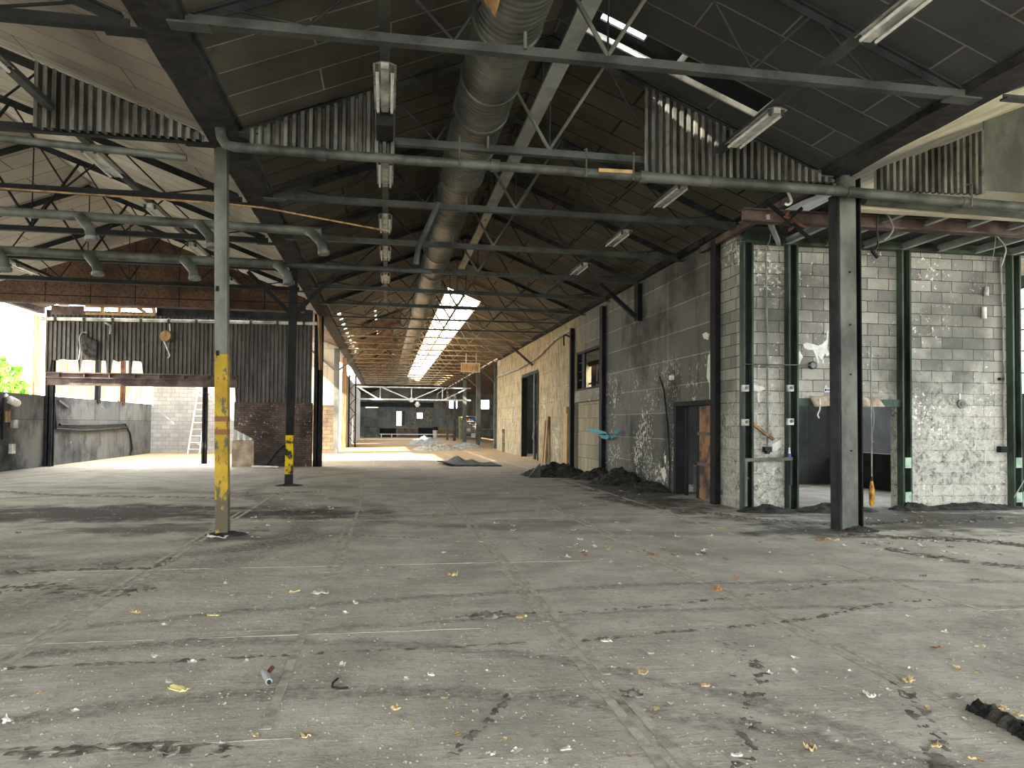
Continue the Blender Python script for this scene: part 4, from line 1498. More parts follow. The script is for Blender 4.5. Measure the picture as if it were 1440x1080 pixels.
o = MB().bar(atY(354, 655.5, CY - 1.2), atY(391, 656.5, CY - 1.2), .12, .05).build('floor_strip', M['white'], org=tuple(atZ(372, 656)))
o.location.z += .0
tag(o, 'white strip lying at the foot of the black brick wall', 'strip')
# columns of the end wall
def hcol(px, Y, z1, mat, label, wd=.22, z0=0):
    x = max(atY(px, 600, Y).x, XL + wd / 2 + .02)
    t = thing('steel_column', label, 'column', (x, Y, z0))
    t['kind'] = 'thing'
    MB().box((x - wd / 2, Y - wd / 2, z0), (x + wd / 2, Y - wd / 2 + .03, z1)).build('flange', M[mat], t)
    MB().box((x - wd / 2, Y + wd / 2 - .03, z0), (x + wd / 2, Y + wd / 2, z1)).build('flange', M[mat], t)
    MB().box((x - .02, Y - wd / 2, z0), (x + .02, Y + wd / 2, z1)).build('web', M[mat], t)
    return t


hcol(61, CY + .2, 5.2, 'steel_dark', 'dark brown column at the outer end of the corrugated wall', .24)
hcol(447, CY, 5.45, 'steel_black', 'black column at the aisle end of the corrugated wall', .3)
hcol(288, 30.3, bz0 + .1, 'steel_black', 'thin black post standing in the wide opening behind the yellow post', .17)
# white pipe along the wall
a_, b_ = atY(58, 448, CY - .2), atY(446, 455, CY - .2)
t = thing('wall_pipe', 'white pipe running across the top of the corrugated wall', 'pipe', tuple((a_ + b_) / 2))
MB().tube([a_, b_], .06, 8).build('pipe', M['white_metal'], t)
for k in range(10):
    p = a_ + (b_ - a_) * ((k + .5) / 10)
    MB().tube([p - Vector((.04, 0, 0)), p + Vector((.04, 0, 0))], .085, 8).build('bracket', M['steel_mid'], t)
o = MB().tube([atY(440, 425, CY - .3), atY(449, 440, CY - .3), atY(450, 470, CY - .3), atY(451, 520, CY - .3)], .07, 8).build('bent_pipe', M['wood_old'], org=tuple(atY(450, 470, CY - .3)))
tag(o, 'bent tan pipe running down the aisle end of the corrugated wall', 'pipe')
# broken lamp and rag
a_ = atY(234, 473, CY - .25)
t = thing('broken_lamp', 'broken round lamp with a dangling arm on the corrugated wall', 'lamp', tuple(a_))
MB().tube([a_ + Vector((0, .2, 0)), a_, a_ - Vector((0, .15, 0))], [.05, .22, .17], 12).build('lamp_head', M['wood_old'], t)
MB().tube([atY(231, 480, CY - .3), atY(239, 500, CY - .3), atY(236, 504, CY - .3)], .03, 6).build('arm', M['white_metal'], t)
MB().tube([atY(239, 455, CY - .15), atY(239, 467, CY - .15)], .02, 6).build('cord', M['white'], t)
o = MB().add([atY(116, 484, CY - .12), atY(136, 481, CY - .2), atY(136, 506, CY - .1), atY(118, 506, CY - .14), atY(114, 468, CY - .1)], [(0, 1, 2, 3), (0, 4, 1)]).build('torn_sheet', M['char'], org=tuple(atY(125, 494, CY - .1)))
o.modifiers.new('thick', 'SOLIDIFY').thickness = .02
tag(o, 'charred torn sheet hanging from the corrugated wall above the window slots', 'torn sheet')
cable([(111, 506), (113, 490), (112, 475), (116, 468), (122, 468)], CY - .15, .025, 'cable_grey', 'pale cable curling beside the charred torn sheet')
o = MB().tube([atY(148, 454, CY - .1), atY(156, 458, CY - .15), atY(155, 470, CY - .15)], .04, 6).build('pipe_stub', M['cable_grey'], org=tuple(atY(155, 460, CY)))
tag(o, 'short pipe stub under the white pipe on the corrugated wall', 'pipe')
# debris in the gap above the end wall
t = thing('timber_frame_remains', 'tan timber remains in the gap under the chip board gable', 'timber', tuple(atY(190, 436, CY - .5)))
for (a1, a2, b1, b2_, w_) in ((120, 430, 218, 432, .1), (120, 441, 218, 443, .07), (144, 429, 144, 440, .1), (168, 428, 168, 440, .08), (190, 430, 205, 440, .1), (216, 431, 217, 442, .1)):
    MB().bar(atY(a1, a2, CY - .5), atY(b1, b2_, CY - .5), w_, w_).build('batten', M['wood_tan'], t)
o = MB().box((atY(220, 440, CY - .4).x, CY - .42, atY(220, 444, CY - .4).z), (atY(440, 440, CY - .4).x, CY - .38, atY(220, 429, CY - .4).z)).build('fascia_board', M['steel_dark'], org=tuple(atY(330, 437, CY - .4)))
tag(o, 'dark fascia board in the gap above the corrugated wall', 'board')
o = MB().box((atY(72, 440, CY - .4).x, CY - .42, atY(72, 442, CY - .4).z), (atY(118, 440, CY - .4).x, CY - .38, atY(100, 430, CY - .4).z)).build('fascia_board', M['rustbeam'], org=tuple(atY(95, 437, CY - .4)))
tag(o, 'short rusty fascia board in the gap beside the open bay', 'board')
for px, py, lab in ((90, 428, 'white scrap of lagging stuck in the gap nearest the open bay'), (116, 424, 'white scrap of lagging stuck in the gap over the charred sheet')):
    o = MB().cbox(atY(px, py, CY - .6), (.3, .1, .12)).build('lagging_scrap', M['paper'], org=tuple(atY(px, py, CY - .6)))
    tag(o, lab, 'scrap')
# items on the low outer wall
def wl(px, py):
    return atX(px, py, XL + .06)


for (px, py, w_, h_, mat, lab) in ((9, 586, .1, .34, 'wood_old', 'pinkish switch box on the low wall under the open bay'), (20, 596, .1, .26, 'white_metal', 'white switch on the low wall beside the pinkish box'),
                                   (17, 631, .08, .3, 'white_metal', 'pale outlet low down on the wall under the open bay'), (69, 628, .08, .3, 'white_metal', 'pale outlet low on the wall just past the brown column')):
    o = MB().cbox(wl(px, py), (.1, w_ * 3, h_)).build('switch_box', M[mat], org=tuple(wl(px, py)))
    tag(o, lab, 'switch box')
t = thing('wall_floodlight', 'white bulkhead lamp tilted on the low wall under the open bay', 'lamp', tuple(wl(18, 565)))
MB().tube([wl(8, 556), wl(12, 561)], .06, 8).build('arm', M['white_metal'], t)
MB().tube([wl(13, 562), wl(24, 567)], .12, 10).build('lamp_head', M['white'], t)
o = MB().tube([wl(5, 560), wl(4, 618)], .04, 6).build('wall_cable', M['cable'], org=tuple(wl(5, 590)))
tag(o, 'black cable running down the low wall beneath the bulkhead lamp', 'cable')
o = MB().tube([wl(76, 558), wl(77, 580), wl(79, 603), wl(95, 604), wl(120, 606), wl(180, 601)], .045, 6).build('pipe_run', M['steel_dark'], org=tuple(wl(80, 600)))
tag(o, 'dark pipe run bent along the low concrete wall in the wide opening', 'pipe')
o = MB().tube([wl(84, 597), wl(110, 598), wl(140, 598), wl(176, 596), wl(183, 610), wl(186, 630), wl(184, 640)], .045, 6).build('sagging_hose', M['cable'], org=tuple(wl(140, 598)))
tag(o, 'black hose sagging from the pipe run to the floor in the wide opening', 'hose')
o = MB().bar(wl(82, 563), wl(96, 573), .06, .08).build('broken_bracket', M['steel_grey'], org=tuple(wl(88, 568)))
tag(o, 'broken slanted bracket above the dark pipe run', 'bracket')
# back wall of the burnt-out side room + ladder
BY = 40.5
struct(MB().box((XL, BY, 0), (-5.2, BY + .2, 2.6)), 'wall_back', M['block_white'])
struct(wall_holes('y', BY, BY + .2, XL, -5.2, 2.6, 5.0, [(-9.0, -8.2, 3.0, 3.8)]), 'wall_back', mat_block('grey upper block', 'y', .4, .2, '#8f8a82', '#a09b92', '#6b665f', .4, '#5a564f', .7))
struct(MB().box((-5.2, BY, 0), (-2.45, BY + .2, 2.5)), 'wall_back', mat_block('brown stained block', 'y', .4, .2, '#6b5a48', '#7d6a55', '#3b3128', .6, '#2f2620', .7))
struct(MB().box((-5.2, BY, 2.5), (-2.45, BY + .2, 5.7)), 'wall_back', mat_block('cream upper panel', 'y', 1.2, .9, '#b3a58d', '#c4b69d', '#7c705e', .3, '#6b604f', .72))
la = atY(264, 640, BY - .9)
t = thing('ladder', 'white ladder leaning against the sunlit back wall', 'ladder', (la.x, BY - .9, 0))
tp = atY(278, 566, BY - .1)
for s in (0, 1):
    MB().bar((la.x + s * .55, BY - .9, 0), (tp.x + s * .45, BY - .05, 3.1), .05, .09).build('stile', M['white'], t)
for k in range(9):
    u = (k + .7) / 9.5
    p = Vector((la.x, BY - .9, 0)).lerp(Vector((tp.x, BY - .05, 3.1)), u)
    MB().tube([p, p + Vector((.55 - .1 * u, 0, 0))], .02, 6).build('rung', M['white'], t)
# tree and hedge outside the open bay
def tree(x, y, h, r, label):
    t = thing('tree', label, 'tree', (x, y, -.16))
    MB().tube([(x, y, -.16), (x + .1, y, h * .35), (x, y + .1, h * .7)], [.18, .13, .06], 8).build('trunk', M['wood_old'], t)
    m = MB()
    rnd = random.Random(int(x * 10 + y))
    for i in range(1500):
        a_ = rnd.uniform(0, 2 * math.pi)
        e = math.asin(rnd.uniform(-1, 1))
        q_ = r * rnd.uniform(.5, 1.0) ** .5
        c = Vector((x + q_ * math.cos(a_) * math.cos(e), y + q_ * math.sin(a_) * math.cos(e), h * .62 + q_ * 1.2 * math.sin(e)))
        R_ = Euler((rnd.uniform(0, 6), rnd.uniform(0, 6), rnd.uniform(0, 6))).to_matrix()
        s = rnd.uniform(.1, .2)
        m.add([c + R_ @ Vector(v) * s for v in ((-1, -.5, 0), (1, -.5, 0), (1, .5, .1), (-1, .5, .1))], [(0, 1, 2, 3)])
    m.build('foliage', M['leaf'], t)


q_ = atX(3, 505, -17)
tree(-17.4, q_.y - .6, 4.2, 1.7, 'bright green tree outside the open side bay')
tree(-19.5, q_.y - 5.6, 6.0, 2.0, 'second bright green tree outside the open bay, cut by the picture edge')

# ================================================================== far hall
struct(wall_holes('x', -2.75, -2.55, 50.2, 78, 0, 4.7, [(60, 61, 0, 2)]), 'wall_far_left', M['plaster_white'])
FYW = 98.0
fa = lambda px, py, Y=FYW: atY(px, py, Y)
fx0, fx1 = fa(500, 600).x, fa(735, 600).x
def fh(a_, b_, c_, d_):
    p, q_ = fa(a_, b_), fa(c_, d_)
    return (min(p.x, q_.x), max(p.x, q_.x), min(p.z, q_.z), max(p.z, q_.z))


fwins = [fh(558, 578.5, 564.5, 598.5), fh(586.5, 580.5, 594, 588.5), fh(632, 563, 643, 574), fh(676.5, 562.5, 688, 575)]
struct(wall_holes('y', FYW, FYW + .3, fx0 - 6, fx1 + 6, 0, 8, fwins), 'wall_far', M['far_wall'])
struct(MB().box((fx0 - .5, 78, 0), (fx0 - .3, FYW, 6)), 'wall_far_left', M['far_dark'])
struct(MB().box((fx1 + 2, 45.8, 0), (fx1 + 2.2, FYW, 6)), 'wall_far_right', M['far_dark'])
struct(MB().box((XB - .2, 45.8, 5.45), (fx1 + 2, 98, 5.55)), 'ceiling', M['roof_far'])
struct(MB().box((fx0 - .5, 78, 5.45), (XA + .2, 98, 5.55)), 'ceiling', M['roof_far'])
# header band and panel of brighter old glass
p, q_ = fa(505, 565), fa(610, 573)
o = MB().box((p.x, FYW - .15, q_.z), (q_.x, FYW - .02, p.z)).build('header_board', M['steel_mid'], org=(p.x, FYW - .1, q_.z))
tag(o, 'long grey header board high on the far end wall', 'board')
p, q_ = fa(578, 576), fa(607, 598)
for xa_, xb_, lab in ((p.x, fa(585, 590).x, 'pale wall board on the counter side of the small square window in the far wall'), (fa(596, 590).x, q_.x, 'pale wall board on the bench side of the small square window in the far wall')):
    o = MB().box((xa_, FYW - .08, q_.z), (xb_, FYW - .02, p.z)).build('wall_board', M['ash'], org=(xa_, FYW - .05, q_.z))
    tag(o, lab, 'board')
o = MB().box((fa(565.5, 598).x, FYW - .06, fa(565, 598).z), (fa(569, 598).x, FYW - .02, fa(565, 578).z)).build('shutter', M['steel_grey'], org=tuple(fa(567, 598)))
tag(o, 'narrow grey shutter beside the tall slit window in the far wall', 'shutter')
# posts of the far rows
def farpost(px, py, z1, mat, label, r=.11, brace=0):
    b_ = atZ(px, py, 0)
    t = thing('far_post', label, 'post', (b_.x, b_.y, 0))
    MB().bar((b_.x, b_.y, 0), (b_.x, b_.y, z1), r * 2, r * 2, up=(0, 1, 0)).build('shaft', M[mat], t)
    if brace:
        for s in ((-1, 1) if brace == 2 else (brace,)):
            MB().bar((b_.x, b_.y, z1 - 1.2), (b_.x + s * 1.3, b_.y, z1 - .1), .09, .09).build('knee_brace', M[mat], t)
    return t


farpost(472, 638, 5.4, 'steel_grey', 'grey steel post just past the corrugated wall on the aisle edge', .13, 2)
farpost(697, 631, 5.4, 'steel_grey', 'steel post standing at the far end of the ochre wall', .13, -1)
farpost(672, 627, 5.4, 'steel_grey', 'pale steel post second past the ochre wall', .15, -1)
farpost(653, 622, 5.4, 'steel_grey', 'pale steel post third past the ochre wall, beside the green cabinet', .15)
farpost(639, 620, 5.4, 'steel_mid', 'thin post past the green cabinet toward the far end', .12)
farpost(629, 619, 5.4, 'rustbeam', 'thin brownish post in front of the far end wall', .1)
farpost(483, 633, 5.4, 'wood_old', 'tan timber post at the start of the white far wall', .13)
b_ = atZ(491, 629, 0)
t = thing('lattice_post', 'black lattice post in front of the white far wall', 'post', (b_.x, b_.y, 0))
b_.x += .25
for dx in (-.3, .12):
    MB().bar((b_.x + dx, b_.y, 0), (b_.x + dx, b_.y, 4.7), .09, .09, up=(0, 1, 0)).build('chord', M['steel_black'], t)
for k in range(9):
    z = .2 + k * .5
    s = 1 if k % 2 else -1
    MB().bar((b_.x - .09 - .21 * s, b_.y, z), (b_.x - .09 + .21 * s, b_.y, z + .5), .04, .04, up=(0, 1, 0)).build('lacing', M['steel_black'], t)
# white lattice girder
GYY = 62.5
p, q_ = atY(500, 545, GYY), atY(662, 545, GYY)
pz0, pz1 = atY(580, 562, GYY).z, atY(580, 545, GYY).z
t = thing('lattice_girder', 'white steel lattice girder spanning the aisle at the far end', 'girder', ((p.x + q_.x) / 2, GYY, pz0))
MB().box((p.x, GYY - .08, pz0 - .06), (q_.x, GYY + .08, pz0 + .06)).build('bottom_chord', M['white'], t)
MB().box((p.x, GYY - .06, pz1 - .05), (q_.x, GYY + .06, pz1 + .05)).build('top_chord', M['white_metal'], t)
L_ = q_.x - p.x
for u in (.21, .48, .75):
    MB().bar((p.x + L_ * u, GYY, pz0), (p.x + L_ * u, GYY, pz1), .07, .07, up=(0, 1, 0)).build('vertical', M['white'], t)
for u, v in ((.02, .2), (.22, .47), (.49, .73), (.76, .97)):
    a1, a2 = (pz1, pz0) if v < .48 else (pz0, pz1)
    MB().bar((p.x + L_ * u, GYY, a1), (p.x + L_ * v, GYY, a2), .08, .08, up=(0, 1, 0)).build('diagonal', M['white'], t)
MB().tube([(p.x + L_ * .48, GYY - .1, pz0 - .02), (p.x + L_ * .48, GYY + .1, pz0 - .02)], .2, 12).build('gusset', M['white'], t)
# hanging sign (lettering too faded to read: dark strokes)
SY = 42.3
a_, b_ = atY(649, 511, SY), atY(674, 523, SY)
t = thing('hanging_sign', 'faded tan sign board hung from two rods over the far aisle', 'sign', ((a_.x + b_.x) / 2, SY, b_.z))
MB().box((a_.x, SY - .03, b_.z), (b_.x, SY + .03, a_.z)).build('board', M['wood_tan'], t)
m = MB()
m.box((a_.x - .03, SY - .05, b_.z - .03), (b_.x + .03, SY - .02, b_.z)).box((a_.x - .03, SY - .05, a_.z), (b_.x + .03, SY - .02, a_.z + .03)).box((a_.x - .03, SY - .05, b_.z), (a_.x, SY - .02, a_.z)).box((b_.x, SY - .05, b_.z), (b_.x + .03, SY - .02, a_.z))
m.build('frame', M['cream'], t)
W_ = b_.x - a_.x
H_ = a_.z - b_.z
mw = M['wood_old']
for k, (u, w_, h_) in enumerate(((.1, .07, .5), (.23, .06, .5), (.34, .03, .55), (.44, .03, .55), (.5, .03, .5), (.6, .05, .5), (.73, .06, .45), (.85, .05, .5))):
    MB().box((a_.x + W_ * u, SY - .045, b_.z + H_ * (.5 - h_ / 2)), (a_.x + W_ * (u + w_), SY - .03, b_.z + H_ * (.5 + h_ / 2))).build('letter', mw, t)
MB().box((a_.x + W_ * .34, SY - .045, b_.z + H_ * .7), (a_.x + W_ * .52, SY - .03, b_.z + H_ * .77)).build('letter', mw, t)
for u in (.25, .82):
    x = a_.x + W_ * u
    MB().tube([(x, SY, a_.z), (x, SY, 5.5)], .02, 6).build('rod', M['cream'], t)
# equipment along the far wall
def farbox(name, a1, a2, b1, b2, Y, depth, mat, label, cat, top=None, legs=False):
    p, q_ = atY(a1, a2, Y), atY(b1, b2, Y)
    z0 = 0
    t = thing(name, label, cat, ((p.x + q_.x) / 2, Y, 0))
    zt = p.z
    if legs:
        MB().box((p.x, Y, zt - .08), (q_.x, Y + depth, zt)).build('top', M[top or mat], t)
        for x in (p.x + .05, q_.x - .15):
            for y in (Y + .03, Y + depth - .13):
                MB().box((x, y, 0), (x + .1, y + .1, zt - .08)).build('leg', M[mat], t)
    else:
        MB().box((p.x, Y, 0), (q_.x, Y + depth, zt - .06)).build('body', M[mat], t)
        MB().box((p.x - .04, Y - .04, zt - .06), (q_.x + .04, Y + depth + .04, zt)).build('top', M[top or mat], t)
    return t


FE = 90.0
farbox('counter', 559, 602, 588, 618, FE, 1.2, 'rustbeam', 'wide brown counter in front of the tall slit window at the far end', 'counter', 'wood_old')
farbox('counter', 617, 604, 637, 618, FE, 1.2, 'wood_old', 'tan counter beneath the brownish post at the far end', 'counter', 'wood_tan')
farbox('workbench', 588.5, 601.5, 616, 618, FE + 2, 1, 'steel_black', 'black bench between the two brown counters at the far end', 'bench', 'steel_dark')
farbox('workbench', 534, 602, 557, 618, FE + 1, 1.2, 'steel_black', 'black bench by the machine at the far end', 'bench', 'steel_dark')
farbox('machine', 512, 600, 531, 618, FE - 2, 1.4, 'steel_grey', 'grey machine against the white far wall corner', 'machine', 'rust')
farbox('table', 675, 603, 694, 618, FE - 6, 1.2, 'steel_grey', 'grey table behind the pale posts at the far end', 'table', 'white_metal', legs=True)
farbox('table', 535, 610, 552, 618, FE - 3, .8, 'white', 'low white trestle in front of the black bench at the far end', 'trestle', 'white', legs=True)
M['cab'] = grime('pale green cabinet', '#7d8458', '#a3a878', 3, .7)
t = farbox('cabinet', 646, 586, 654, 617, FE - 8, .8, 'cab', 'tall pale green cabinet beside the shelf rack at the far end', 'cabinet')
p = atY(650, 600, FE - 8)
MB().box((p.x - .02, FE - 8.03, .1), (p.x + .02, FE - 8.0, 2.4)).build('door_gap', M['steel_black'], t)
p, q_ = atY(655, 585, FE - 10), atY(669, 621, FE - 10)
t = thing('shelf_rack', 'tall shelf rack full of clutter at the far end', 'rack', ((p.x + q_.x) / 2, FE - 10, 0))
for x in (p.x, q_.x):
    for y in (FE - 10, FE - 9.2):
        MB().box((x - .04, y - .04, 0), (x + .04, y + .04, p.z)).build('upright', M['white_metal'], t)
for k in range(5):
    z = .25 + k * (p.z - .3) / 4
    MB().box((p.x, FE - 10, z), (q_.x, FE - 9.2, z + .05)).build('shelf', M['white_metal'], t)
rr = random.Random(3)
cl = [('green', 'green'), ('orange', 'orange'), ('blue', 'blue'), ('rust', 'red-brown'), ('grey', 'grey'), ('white', 'white')]
i = 0
for k, nm in enumerate(('bottom', 'second', 'third', 'fourth')):
    z = .31 + k * (p.z - .3) / 4
    for x in (p.x + .12, p.x + .62):
        mname, cn = cl[(i * 5 + k) % 6]
        i += 1
        t2 = MB().box((x, FE - 9.9, z), (x + .4, FE - 9.35, z + rr.uniform(.25, .4))).build('storage_box', M[mname], org=(x + .2, FE - 9.6, z))
        tag(t2, '%s storage box on the %s shelf of the far rack, %s end' % (cn, nm, 'cabinet' if x < p.x + .3 else 'post'), 'box')
a_ = fa(612, 617, FE - 1)
t = thing('waste_bin', 'white bin standing in front of the black bench at the far end', 'bin', (a_.x, FE - 1, 0))
MB().tube([(a_.x, FE - 1, 0), (a_.x, FE - 1, .85)], [.26, .3], 12).build('body', M['white'], t)
MB().tube([(a_.x, FE - 1, .85), (a_.x, FE - 1, 1.25)], [.27, .27], 12).build('lid', M['black'], t)
# barrier tape
a_, b_ = atY(534, 610.5, FE - 4), atY(640, 611.5, FE - 4)
o = MB().box((a_.x, FE - 4.01, a_.z - .04), (b_.x, FE - 3.99, a_.z + .05)).build('barrier_tape', M['white'], org=(a_.x, FE - 4, a_.z))
tag(o, 'white barrier tape stretched in front of the far benches', 'barrier tape')
a_ = atY(587, 569, FE - 10)
t = thing('pendant_lamp', 'round white lamp hanging before the far end wall', 'lamp', tuple(a_))
MB().tube([a_ + Vector((0, 0, .3)), a_, a_ + Vector((0, 0, -.25))], [.1, .3, .12], 12).build('globe', M['white'], t)
MB().tube([a_ + Vector((0, 0, .3)), a_ + Vector((0, 0, 2.0))], .02, 6).build('cord', M['cable'], t)
a_, b_ = atY(514, 573, 80), atY(532, 573, 80)
o = MB().box((a_.x, 80, a_.z - .05), (b_.x, 80.3, a_.z + .08)).build('strip_light', M['white'], org=tuple(a_))
tag(o, 'white strip light hanging askew in the far corner', 'light')
for px, py, Y, z1 in ((629, 590, FE - 2, 0),):
    pass
# collapsed lining sheets on the far left side of the roof
M['lining'] = grime('collapsed brown lining', '#352a25', '#5d4a3e', 2.5, .9, 0, .5)
rr = random.Random(12)
for k, (Y, lab) in enumerate(((33, 'sagging brown lining sheet hanging under the roof, beside the skylight start'), (38, 'second sagging lining sheet under the roof beside the skylight'), (43, 'third sagging lining sheet under the roof beside the skylight'), (50, 'fourth sagging lining sheet under the roof far along the skylight'))):
    vs, fs = [], []
    n = 14
    for i in range(n + 1):
        for j in range(n + 1):
            x = -1.1 + 1.7 * i / n - (.3 if k % 2 else 0)
            y = Y + 2.4 * j / n
            z = roof_z(x) - .12 - .45 * math.sin(math.pi * j / n) * (.4 + .6 * i / n) + .1 * mnoise.noise(Vector((x * 3, y * 3, k)))
            vs.append((x, y, z))
    for i in range(n):
        for j in range(n):
            q_ = i * (n + 1) + j
            fs.append((q_, q_ + 1, q_ + n + 2, q_ + n + 1))
    o = MB().add(vs, fs, True).build('lining_sheet', M['lining'], org=(.5, Y, 6))
    tag(o, lab, 'lining sheet')

# ================================================================== heaps and debris on the floor
def heap(name, cx_, cy_, rx, ry, h, mat, label, cat, seed=0, n=26, kind=None, xmax=99, ymax=999):
    vs, fs = [], []
    for i in range(n + 1):
        for j in range(n + 1):
            u, v = 2 * i / n - 1, 2 * j / n - 1
            r = math.sqrt(u * u + v * v)
            f = max(0, 1 - r) ** .8
            nz = mnoise.noise(Vector((u * 5 + seed, v * 5, seed))) * .5 + mnoise.noise(Vector((u * 14, v * 14 + seed, 0))) * .3
            z = h * f * (1 + .9 * nz)
            if r >= 1:
                z = -.02
            vs.append((min(cx_ + u * rx, xmax), min(cy_ + v * ry, ymax), max(z, -.02)))
    for i in range(n):
        for j in range(n):
            q_ = i * (n + 1) + j
            fs.append((q_, q_ + n + 1, q_ + n + 2, q_ + 1))
    o = MB().add(vs, fs).build(name, mat, org=(cx_, cy_, 0))
    tag(o, label, cat, kind=kind)
    return o


a_ = atZ(612, 634)
heap('rubble_mound', a_.x + .3, a_.y + 2, 1.6, 2.4, .42, M['ash'], 'low grey rubble mound in the middle of the far aisle', 'rubble mound', 1)
a_ = atZ(600, 626)
heap('rubble_mound', a_.x, a_.y + 2, 1.4, 2.6, .6, M['ash_white'], 'white ash mound behind the grey one in the far aisle', 'rubble mound', 2)
a_ = atZ(690, 630)
heap('rubble_mound', a_.x - 1.5, a_.y + 1, 1.2, 1.6, .35, M['ash_white'], 'low white rubble between the far posts', 'rubble mound', 3)
for k, (x, y, rx, ry, h, lab) in enumerate(((6.35, 17.9, .75, .95, .22, 'black debris drift along the foot of the panel wall beside the doorway'), (6.2, 19.9, .8, 1.0, .42, 'black debris drift below the hole at the foot of the panel wall'),
                                            (6.1, 21.7, .8, .75, .3, 'black debris drift at the foot of the post by the teal paint'), (6.9, 13.15, .6, .35, .12, 'ash drift at the foot of the block room corner'),
                                            (8.2, 13.1, .9, .35, .16, 'soot drift at the threshold of the block room opening'), (9.9, 13.2, .5, .3, .14, 'soot drift at the foot of the post with pale green plates'),
                                            (11.2, 13.25, 1.3, .3, .12, 'ash drift along the foot of the broad pale block wall'), (b3.x + .1, b3.y - .02, .34, .26, .08, 'low dark mound around the foot of the double post'),
                                            (YP.x + .05, YP.y, .3, .22, .06, 'low dark mound around the foot of the yellow post'), (b2.x, b2.y, .36, .26, .06, 'low dark ring around the foot of the slender black post'))):  # low dark mounds ring the post feet
    heap('debris_drift', x, y, rx, ry, h, M['char'], lab, 'debris drift', 20 + k, xmax=SX - .05 if k < 3 else 99, ymax=FY - .2 if 3 <= k < 7 else 999)
# crumpled black sheet metal by the wall and the plate in the aisle
a_, b_ = atZ(745, 672), atZ(826, 668)
heap('crumpled_sheet', (a_.x + b_.x) / 2, (a_.y + b_.y) / 2 + .5, 1.1, 1.2, .4, M['char'], 'crumpled black sheeting heaped beside the broad tan plank', 'sheeting', 51)
o = MB().add([atZ(743, 672), atZ(760, 672), Vector(atZ(760, 672)) + Vector((0, .1, .42)), Vector(atZ(752, 670)) + Vector((0, .2, .2))], [(0, 1, 2, 3)]).build('metal_flap', M['steel_mid'], org=tuple(atZ(752, 672)))
o.modifiers.new('thick', 'SOLIDIFY').thickness = .02
tag(o, 'bent grey metal flap at the end of the crumpled black sheeting', 'metal flap')
a_ = atZ(662, 655)
vs, fs = [], []
n = 16
L0, L1 = atZ(621, 656), atZ(706, 656)
for i in range(n + 1):
    for j in range(7):
        u, v = i / n, j / 6
        p = L0.lerp(L1, u) + Vector((0, 2.6 * v, 0))
        z = .03 + .3 * max(0, .25 - u) * 2 * (1 - v * .5) + (.26 * math.exp(-((u - .35) / .13) ** 2) + .12 * math.exp(-((u - .62) / .1) ** 2)) * v + .03 * mnoise.noise(Vector((u * 9, v * 4, 3)))
        vs.append((p.x, p.y, z))
for i in range(n):
    for j in range(6):
        q_ = i * 7 + j
        fs.append((q_, q_ + 7, q_ + 8, q_ + 1))
o = MB().add(vs, fs, True).build('bent_plate', M['steel_dark'], org=tuple(a_))
o.modifiers.new('thick', 'SOLIDIFY').thickness = .03
tag(o, 'bent dark metal plate lying in the middle of the aisle', 'metal plate')


def scrap_mesh(name, seed, L, W, H, mat):
    rnd = random.Random(seed)
    n = 5
    vs, fs = [], []
    for i in range(n + 1):
        for j in range(n + 1):
            u, v = i / n - .5, j / n - .5
            k = 1 - .45 * abs(u) - .3 * rnd.random() * abs(v) * 2
            z = H * (.2 + 1.1 * abs(mnoise.noise(Vector((u * 3.2 + seed, v * 3.2, seed * 1.3))))) + H * .6 * max(0, u * (1 if seed % 2 else -1)) * (1 + v)
            vs.append((L * u * k + rnd.uniform(-.06, .06) * L, W * v * k + rnd.uniform(-.08, .08) * W, z))
    for i in range(n):
        for j in range(n):
            if rnd.random() < .06 and (i in (0, n - 1) or j in (0, n - 1)):
                continue
            q_ = i * (n + 1) + j
            fs.append((q_, q_ + n + 1, q_ + n + 2, q_ + 1))
    zmin = min(v[2] for v in vs)
    vs = [(x, y, z - zmin + .002) for x, y, z in vs]
    me = bpy.data.meshes.new(name)
    me.from_pydata(vs, [], fs)
    me.polygons.foreach_set('use_smooth', [True] * len(fs))
    me.materials.append(mat)
    return me


def scrap(name, px, py, L, W, H, mat, label, cat, seed, rz=None):
    p = atZ(px, py)
    o = bpy.data.objects.new(name, scrap_mesh(name, seed, L, W, H, M[mat]))
    COL.objects.link(o)
    o.location = (p.x, p.y, 0)
    o.rotation_euler.z = rz if rz is not None else random.Random(seed).uniform(-.5, .5)
    o.modifiers.new('thick', 'SOLIDIFY').thickness = .006
    tag(o, label, cat)
    return o


